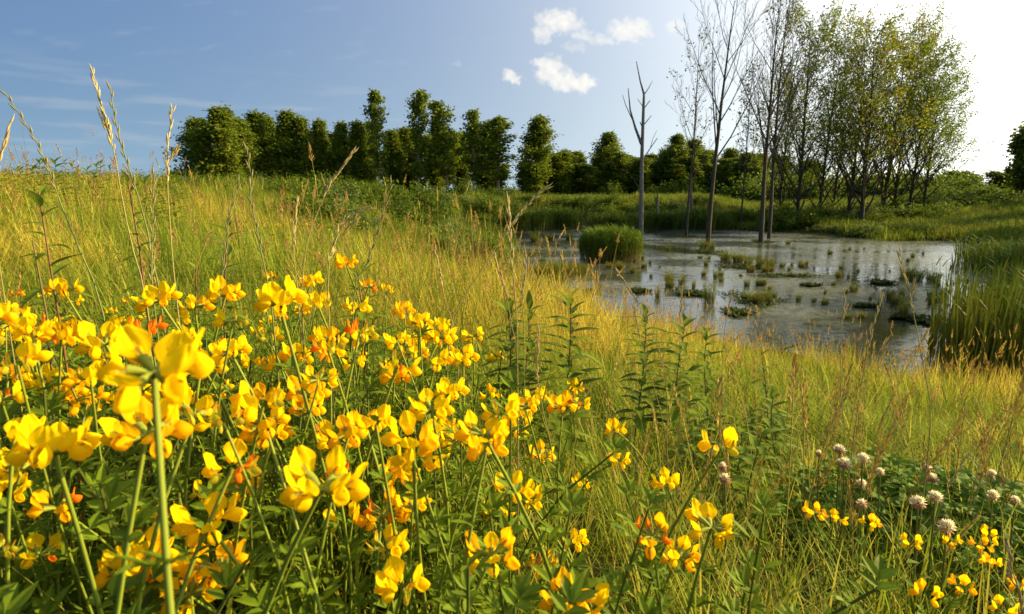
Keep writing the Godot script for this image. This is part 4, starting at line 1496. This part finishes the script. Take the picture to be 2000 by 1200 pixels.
# ------------------------------------------------------------------ clover
func clover() -> void:
	# a flower head: little tubes standing on a ball, the lower ones withered
	var heads := []
	for k in 3:
		var g := Geo.new()
		for j in 90:
			var y := 1.0 - 1.75 * (j + 0.5) / 90.0
			var a := j * 2.39996
			var s := sqrt(maxf(0.0, 1.0 - y * y))
			var o := Vector3(cos(a) * s, y, sin(a) * s)
			var old := sstep([0.45, 0.95, 0.0][k], [-0.3, 0.3, -0.7][k], y)
			var c := Color(0.78, 0.72, 0.48).lerp(Color(0.36, 0.17, 0.06), clampf(old + rr(-0.2, 0.2), 0, 1))
			var d := (o + Vector3(0, lerpf(0.5, -1.0, old), 0)).normalized()
			g.leaf(o * 0.0035, d, d.cross(rdir()).normalized(), 0.0085 * rr(0.85, 1.15), 0.0032, 0.1, 3, c, c.lightened(0.15))
		heads.append(g.mesh())
	var names := ["cream clover head browning underneath on the clover clump", "withered brown clover head on the clover clump", "fresh white clover head on the clover clump"]
	var groups := ["half-browned clover heads", "withered clover heads", "fresh white clover heads"]
	for s in [[1600, 886, 24, 1], [1640, 878, 28, 0], [1650, 905, 30, 0], [1686, 895, 30, 2], [1720, 922, 20, 2], [1683, 945, 28, 0], [1684, 985, 20, 1], [1812, 915, 18, 1], [1822, 935, 18, 1], [1828, 970, 36, 2], [1794, 982, 30, 0], [1850, 1030, 26, 2], [1940, 968, 26, 2], [1984, 978, 26, 0], [1412, 912, 22, 1], [1416, 935, 20, 1], [1938, 925, 12, 2]]:
		var r := clampf(F * 0.022 / s[2], 0.7, 1.5)
		var p := at_dist(s[0], s[1], r)
		while p.y < ground(p.x, -p.z) + 0.19 and r > 0.5:
			r *= 0.96
			p = at_dist(s[0], s[1], r)
		var gy := ground(p.x, -p.z)
		var base := Vector3(p.x, gy, p.z - 0.02)
		var t := thing("clover_flower", base, names[s[3]], "flower", groups[s[3]])
		var top := p - base
		var g := Geo.new()
		g.tube(PackedVector3Array([Vector3(0, -0.01, 0), top * 0.5 + Vector3(0.01, 0, 0.005), top]), PackedFloat32Array([0.0013, 0.0012, 0.001]), 5, Color(0.08, 0.12, 0.03), Color(0.13, 0.16, 0.04))
		part("stem", g.mesh(true), M.stem, t)
		var h := part("flower_head", heads[s[3]], M.petal, t)
		h.position = top
		h.rotation = Vector3(rr(-0.3, 0.3), rr(0, TAU), rr(-0.3, 0.3))
		var hs := rr(0.55, 0.95)
		h.scale = Vector3(hs * rr(0.9, 1.15), hs * rr(0.8, 1.1), hs * rr(0.9, 1.15))
	# leaves: three rounded leaflets on a stalk
	var lg := Geo.new()
	var mid := at_dist(1840, 985, 1.12)
	for k in 1000:
		var q := Vector2(rng.randfn(), rng.randfn())
		var p := Vector3(mid.x + q.x * 0.15, 0, mid.z + q.y * 0.13)
		p.y = ground(p.x, -p.z) - 0.01
		var h := rr(0.06, 0.19) * clampf(1.25 - q.length() * 0.33, 0.3, 1.0)
		var top := p + Vector3(rr(-0.04, 0.04), h, rr(-0.04, 0.04))
		var f := rr(0.7, 1.35)
		var turn := rr(0, TAU)
		var tilt := Vector3(rr(-0.4, 0.4), 1, rr(-0.4, 0.4)).normalized()
		if k % 3 == 0:
			lg.tube(PackedVector3Array([p, top]), PackedFloat32Array([0.0009, 0.0007]), 3, Color(0.08, 0.11, 0.03), Color(0.09, 0.13, 0.03))
		for j in 3:
			var a := turn + TAU * j / 3
			var o := Vector3(cos(a), 0, sin(a))
			o = (o - tilt * o.dot(tilt)).normalized()
			lg.leaf(top, o, tilt, 0.016 * rr(0.8, 1.2), 0.015, 0.12, 5, Color(0.085 * f, 0.16 * f, 0.010 * f), Color(0.11 * f, 0.19 * f, 0.015 * f), 1.15, 0.5)
	var cl := part("clover_leaves", lg.mesh(), M.leaf, self, "stuff")
	tag(cl, "dense dark green clover leaves below the white heads", "foliage")

# ------------------------------------------------------------------ tall single stalks and leafy plants
func stalk(path: Array, r: float, kind: int, label: String, r_end := 0.0, side: Array = []) -> void:
	var ctrl := PackedVector3Array()
	for k in path.size():
		ctrl.append(at_dist(path[k][0], path[k][1], lerpf(r, r_end if r_end > 0 else r, float(k) / (path.size() - 1))))
	var last := ctrl[ctrl.size() - 1]
	var prev := ctrl[ctrl.size() - 2]
	var gy := ground(last.x, -last.z)
	if last.y > gy + 0.03:
		var dirn := (last - prev)
		var base := last + Vector3(dirn.x, 0, dirn.z) * clampf((last.y - gy) / maxf(absf(dirn.y), 0.01), 0, 1.2) * 0.5
		base.y = ground(base.x, -base.z) - 0.01
		ctrl.append(base)
	var foot := ctrl[ctrl.size() - 1]
	var cv := Curve3D.new()
	var n := ctrl.size()
	for k in n:
		var q := ctrl[n - 1 - k]
		var a := ctrl[mini(n - k, n - 1)]
		var b := ctrl[maxi(n - 2 - k, 0)]
		var tan := (b - a) / 6.0
		cv.add_point(q - foot, -tan, tan)
	var L := cv.get_baked_length()
	var t := thing("grass_stalk", foot, label, "grass stalk")
	var g := Geo.new()
	var pts := PackedVector3Array()
	var rad := PackedFloat32Array()
	var thick: float = [0.0009, 0.0008, 0.0007][kind]
	for k in 19:
		pts.append(cv.sample_baked(L * k / 18.0, true))
		rad.append(lerpf(thick * 1.5, thick * 0.5, k / 18.0))
	g.tube(pts, rad, 6, Color(0.16, 0.19, 0.05), [Color(0.17, 0.2, 0.06), Color(0.36, 0.30, 0.10), Color(0.34, 0.26, 0.10)][kind])
	part("stem", g.mesh(true), M.stem, t)
	var top_len: float = [0.115, 0.085, 0.06][kind]
	top_len = minf(top_len, L * 0.6)
	var spike := func(p: Vector3, axis: Vector3, len: float, w: float, c0: Color, c1: Color) -> void:
		var s := Geo.new()
		var sp := PackedVector3Array()
		var sr := PackedFloat32Array()
		for k in 6:
			var u := k / 5.0
			sp.append(axis * len * u)
			sr.append(maxf(w * sin(PI * pow(u, 0.8)) , 0.0002))
		s.tube(sp, sr, 6, c0, c1)
		for k in 3:
			var aw := (axis + rdir() * 0.25).normalized()
			s.blade(axis * len * rr(0.5, 0.9), aw, rdir(), len * 0.3, w * 0.5, 0.1, 2, c0, c1)
		var o := part("spikelet", s.mesh(true), M.seed, t)
		o.position = p
	if kind == 0:      # spikelets set alternately along the tip
		var m := 13
		for k in m:
			var s := L - top_len * (1.0 - (k + 0.3) / m)
			var p := cv.sample_baked(s, true)
			var ax := (cv.sample_baked(minf(s + 0.004, L), true) - cv.sample_baked(s - 0.004, true)).normalized()
			var lat := ax.cross(EYE - foot - p).normalized() * (1.0 if k % 2 else -1.0)
			spike.call(p + lat * 0.0006, (ax + lat * 0.2).normalized(), 0.0095 * rr(0.9, 1.1), 0.0009, Color(0.20, 0.25, 0.05), Color(0.34, 0.22, 0.14))
	else:
		var m := 26 if kind == 1 else 20
		for k in m:
			var f := (k + 0.3) / m
			var s := L - top_len * (1.0 - f)
			var p := cv.sample_baked(s, true)
			var ax := (cv.sample_baked(minf(s + 0.004, L), true) - cv.sample_baked(s - 0.004, true)).normalized()
			var lat := ax.cross(rdir()).normalized()
			var c: Color = [Color(0.48, 0.39, 0.10), Color(0.46, 0.34, 0.10)][kind - 1]
			spike.call(p + lat * 0.0008, (ax + lat * (0.22 if kind == 1 else 0.15)).normalized(), 0.0085 * rr(0.8, 1.15), 0.0008, c, c.lightened(0.15))
		for sd in side:
			var a := cv.get_closest_point(at_dist(sd[1][0], sd[1][1], r) - foot)
			var b := at_dist(sd[0][0], sd[0][1], r) - foot
			var bg := Geo.new()
			bg.tube(PackedVector3Array([a, a.lerp(b, 0.5), b]), PackedFloat32Array([0.0005, 0.0004, 0.0003]), 5, Color(0.3, 0.26, 0.08), Color(0.36, 0.3, 0.1))
			part("side_branch", bg.mesh(true), M.stem, t)
			var ax := (b - a).normalized()
			for k in 11:
				var lat := ax.cross(rdir()).normalized()
				spike.call(a.lerp(b, 0.35 + 0.6 * k / 11.0) + lat * 0.001, (ax + lat * 0.25).normalized(), 0.008, 0.0008, Color(0.42, 0.33, 0.08), Color(0.46, 0.38, 0.12))

func stalks() -> void:
	stalk([[8, 180], [45, 235], [75, 285], [100, 345], [122, 410], [160, 500], [200, 610]], 0.6, 0, "arching green ryegrass spike over the far left field")
	stalk([[180, 138], [192, 185], [207, 235], [225, 310], [240, 400], [262, 500], [285, 590]], 0.6, 1, "tallest golden fescue head against the blue sky", 0.0, [[[197, 218], [216, 275]]])
	stalk([[214, 166], [220, 210], [230, 260], [240, 295], [262, 360], [285, 440], [300, 520], [315, 600]], 0.6, 0, "slender green ryegrass spike beside the tallest golden head")
	stalk([[336, 212], [331, 250], [327, 290], [326, 345], [329, 400], [336, 500], [345, 590]], 0.62, 1, "upright golden fescue head with a small side branch", 0.0, [[[345, 288], [328, 325]]])
	stalk([[302, 335], [298, 370], [298, 430], [296, 520], [300, 590]], 0.55, 0, "short pale ryegrass spike in front of the left field")
	stalk([[481, 285], [486, 320], [490, 352], [488, 385], [502, 450], [515, 520], [530, 600]], 0.6, 0, "green ryegrass spike before the left end of the poplars")
	stalk([[468, 350], [450, 410], [440, 470], [434, 540], [430, 600]], 0.65, 0, "pale twisted ryegrass stem before the meadow")
	stalk([[765, 352], [752, 400], [738, 450], [715, 520], [690, 580]], 0.7, 0, "leaning pale ryegrass spike before the far bank")
	stalk([[720, 407], [698, 414], [678, 426], [660, 450], [648, 490], [640, 560]], 0.6, 1, "golden head bent over to one side", 0.0, [[[698, 424], [660, 482]]])
	stalk([[1070, 366], [1040, 390], [1010, 425], [965, 490], [920, 560], [880, 640]], 0.72, 1, "straw-coloured head leaning before the pond")
	stalk([[992, 388], [994, 430], [998, 480], [1004, 560], [1010, 650]], 0.5, 2, "upright reddish head before the left pond edge")
	stalk([[967, 500], [980, 545], [990, 580], [1000, 640], [1010, 700]], 0.75, 2, "orange-brown head at the pond corner")
	stalk([[1026, 494], [1024, 540], [1020, 590], [1024, 660]], 0.75, 2, "slim brown head beside the pond corner")
	stalk([[580, 394], [575, 440], [574, 500], [580, 560]], 0.7, 2, "rusty narrow head in front of the green slope")
	stalk([[850, 490], [858, 530], [870, 590], [890, 660]], 0.8, 2, "golden-brown head above the field edge")
	stalk([[1205, 530], [1225, 560], [1245, 590], [1270, 640], [1300, 740]], 0.9, 2, "bowed golden head before the open water")
	stalk([[1052, 640], [1050, 680], [1049, 730], [1060, 800], [1080, 900]], 0.65, 2, "pale pinkish head beside the leafy plants")
	stalk([[1756, 492], [1764, 530], [1774, 560], [1790, 640], [1805, 720], [1818, 820]], 0.8, 1, "golden head standing out against the pond near the cattails", 0.0, [[[1788, 548], [1780, 590]]])
	stalk([[1650, 566], [1648, 610], [1644, 650], [1642, 760], [1650, 860]], 0.9, 2, "straight rusty head before the green film")
	stalk([[1722, 575], [1714, 610], [1702, 650], [1685, 740], [1670, 840]], 0.9, 1, "leaning golden head left of the tall right tussock")
	stalk([[1332, 560], [1330, 600], [1328, 660], [1330, 760]], 1.0, 2, "thin orange head before the pond tussocks")
	stalk([[1432, 565], [1420, 620], [1412, 680], [1410, 770]], 1.0, 2, "thin golden head at the open channel")
	stalk([[1972, 1075], [1980, 1130], [1995, 1200]], 0.45, 2, "blurred dark brown head in the lower right corner")
	stalk([[18, 240], [8, 275], [-5, 320], [-15, 420]], 0.5, 2, "pinkish head entering the view beside the arching spike")
	stalk([[690, 295], [660, 335], [640, 370], [610, 440], [590, 560]], 0.6, 2, "slim brown head leaning before the poplars")
	stalk([[1890, 890], [1850, 960], [1820, 1040], [1800, 1130]], 0.9, 2, "slanting straw head over the clover")
	stalk([[1238, 600], [1250, 660], [1270, 730], [1300, 850]], 0.95, 2, "leaning orange head over the near slope")

func leafy_plant(px: float, top_py: float, foot_py: float, r: float, n: int, ll: float, label: String, group: String, reddish: float) -> void:
	var top := at_dist(px, top_py, r)
	var foot := at_dist(px + rr(-10, 10), foot_py, r)
	foot.y = ground(foot.x, -foot.z)
	var t := thing("willowherb_plant", foot, label, "plant", group)
	var h := top - foot
	var stem_c := Color(0.13, 0.13, 0.04).lerp(Color(0.20, 0.04, 0.035), reddish)
	var g := Geo.new()
	var pts := PackedVector3Array()
	var rad := PackedFloat32Array()
	for k in 7:
		var s := k / 6.0
		pts.append(h * s + Vector3(sin(s * 4.0 + px) * 0.012, 0, cos(s * 3.0) * 0.01))
		rad.append(lerpf(0.0024, 0.0011, s) * (0.35 + ll * 9.0))
	g.tube(pts, rad, 6, stem_c, stem_c.lerp(Color(0.15, 0.16, 0.05), 0.3))
	part("stem", g.mesh(true), M.stem, t)
	for k in n:
		var s := 0.25 + 0.75 * (k + 0.5) / n
		var f := s * 6.0
		var i := mini(int(f), 5)
		var lf := part("leaf", herb_leaf[rng.randi() % 4], M.leaf, t)
		var a := (k / 2) * 1.57 + (k % 2) * PI + rr(-0.35, 0.35)
		lf.position = pts[i].lerp(pts[i + 1], f - i)
		lf.basis = Basis(Vector3.UP, a) * Basis(Vector3.RIGHT, -rr(0.1, 0.55) - 0.6 * sstep(0.85, 1.0, s)) * Basis().scaled(Vector3.ONE * ll * rr(0.75, 1.15) * (1.15 - 0.55 * s * s))

var herb_leaf := []

func leafy_plants() -> void:
	for k in 4:
		var g := Geo.new()
		var f := [0.8, 1.0, 1.2, 1.0][k] as float
		g.leaf(Vector3.ZERO, Vector3(0, 0, 1), Vector3.UP, 1.0, 0.34, [0.15, 0.4, 0.25, 0.55][k], 6, Color(0.13 * f, 0.20 * f, 0.012), Color(0.19 * f, 0.25 * f, 0.025))
		herb_leaf.append(g.mesh(true))
	var gr := "leafy plants with dark red stems"
	leafy_plant(985, 608, 780, 1.0, 62, 0.064, "bushy plant with dark red stem left of its twin on the slope", "", 1.0)
	leafy_plant(1022, 600, 800, 1.08, 50, 0.058, "slimmer red-stemmed plant between two bushy ones", "", 1.0)
	leafy_plant(1104, 585, 790, 1.0, 64, 0.064, "bushy plant with dark red stem topped by fresh green tips", "", 1.0)
	leafy_plant(82, 375, 640, 0.55, 34, 0.038, "upright plant with broad oval leaves and reddish stem before the left field", "", 0.7)
	leafy_plant(238, 345, 620, 0.6, 30, 0.034, "thin plant with reddish tip beside the grass spikes", "", 0.8)
	leafy_plant(436, 440, 620, 0.85, 34, 0.055, "dark drooping-leaved plant beside the pale twisted stem", "", 0.5)
	leafy_plant(385, 510, 620, 0.7, 12, 0.03, "small brownish budding plant behind the trefoil", "", 0.9)
	leafy_plant(690, 540, 680, 0.75, 40, 0.05, "dark leafy plant behind the trefoil with pink buds", "", 0.6)
	leafy_plant(30, 470, 640, 0.5, 8, 0.035, "few-leaved plant at the edge of the trefoil patch", "", 0.3)
	leafy_plant(1335, 630, 800, 1.5, 50, 0.075, "pale broad-leaved plant rising before the near water", "", 0.0)
	leafy_plant(1255, 612, 800, 1.5, 50, 0.075, "light green broad-leaved plant next to the orange head", "", 0.0)
	leafy_plant(1390, 650, 800, 1.6, 46, 0.07, "pale leafy plant nearest the fallen log", "", 0.0)
	leafy_plant(1495, 690, 850, 1.5, 16, 0.05, "thin dark-leaved plant under the fallen log", "", 0.5)
	leafy_plant(1480, 855, 960, 1.1, 16, 0.07, "low plant with one bright backlit leaf in the shade", "", 0.2)
	for k in 14:
		leafy_plant(rr(1340, 1580), rr(760, 860), 960, rr(1.25, 1.75), 22, rr(0.05, 0.075), "dense leafy nettle in the clump left of the clover", "nettles left of the clover", 0.1)
	# tall weeds along the skyline of the left field
	for k in 34:
		var px := -20.0 + k * 11.0 + rr(-6, 6)
		var d := rr(7.0, 13.0)
		var top := rr(312, 345) if px < 230 else rr(345, 365)
		leafy_plant(px, top, 400, d, 26, rr(0.16, 0.26), "tall leafy weed on the skyline of the left field" if px < 235 else "short leafy weed on the skyline near the poplars", "tall weeds on the left skyline" if px < 235 else "short weeds on the left skyline", 0.3)

# ------------------------------------------------------------------
func _ready() -> void:
	rng.seed = 20240611
	noise.seed = 3
	noise.frequency = 0.02
	noise.fractal_octaves = 3
	shore = PackedVector2Array([Vector2(0.3, 27), Vector2(1.1, 23), Vector2(2.5, 19), Vector2(4, 15.5), Vector2(5.5, 13), Vector2(7.5, 11.3), Vector2(10, 10.3), Vector2(14, 10.0), Vector2(22, 12), Vector2(30, 20), Vector2(36, 32), Vector2(36, 44), Vector2(31, 50), Vector2(27, 57), Vector2(22, 64), Vector2(10, 69), Vector2(2, 69.5), Vector2(-3, 64), Vector2(-2, 52), Vector2(-0.8, 40), Vector2(0.0, 33)])
	stage()
	materials()
	terrain()
	water()
	print("t setting ", Time.get_ticks_msec())
	poplars()
	dead_and_marsh_trees()
	shrubs()
	print("t trees ", Time.get_ticks_msec())
	pond_plants()
	print("t pond ", Time.get_ticks_msec())
	meadow()
	print("t meadow ", Time.get_ticks_msec())
	flowers()
	clover()
	stalks()
	leafy_plants()
	print("t end ", Time.get_ticks_msec())
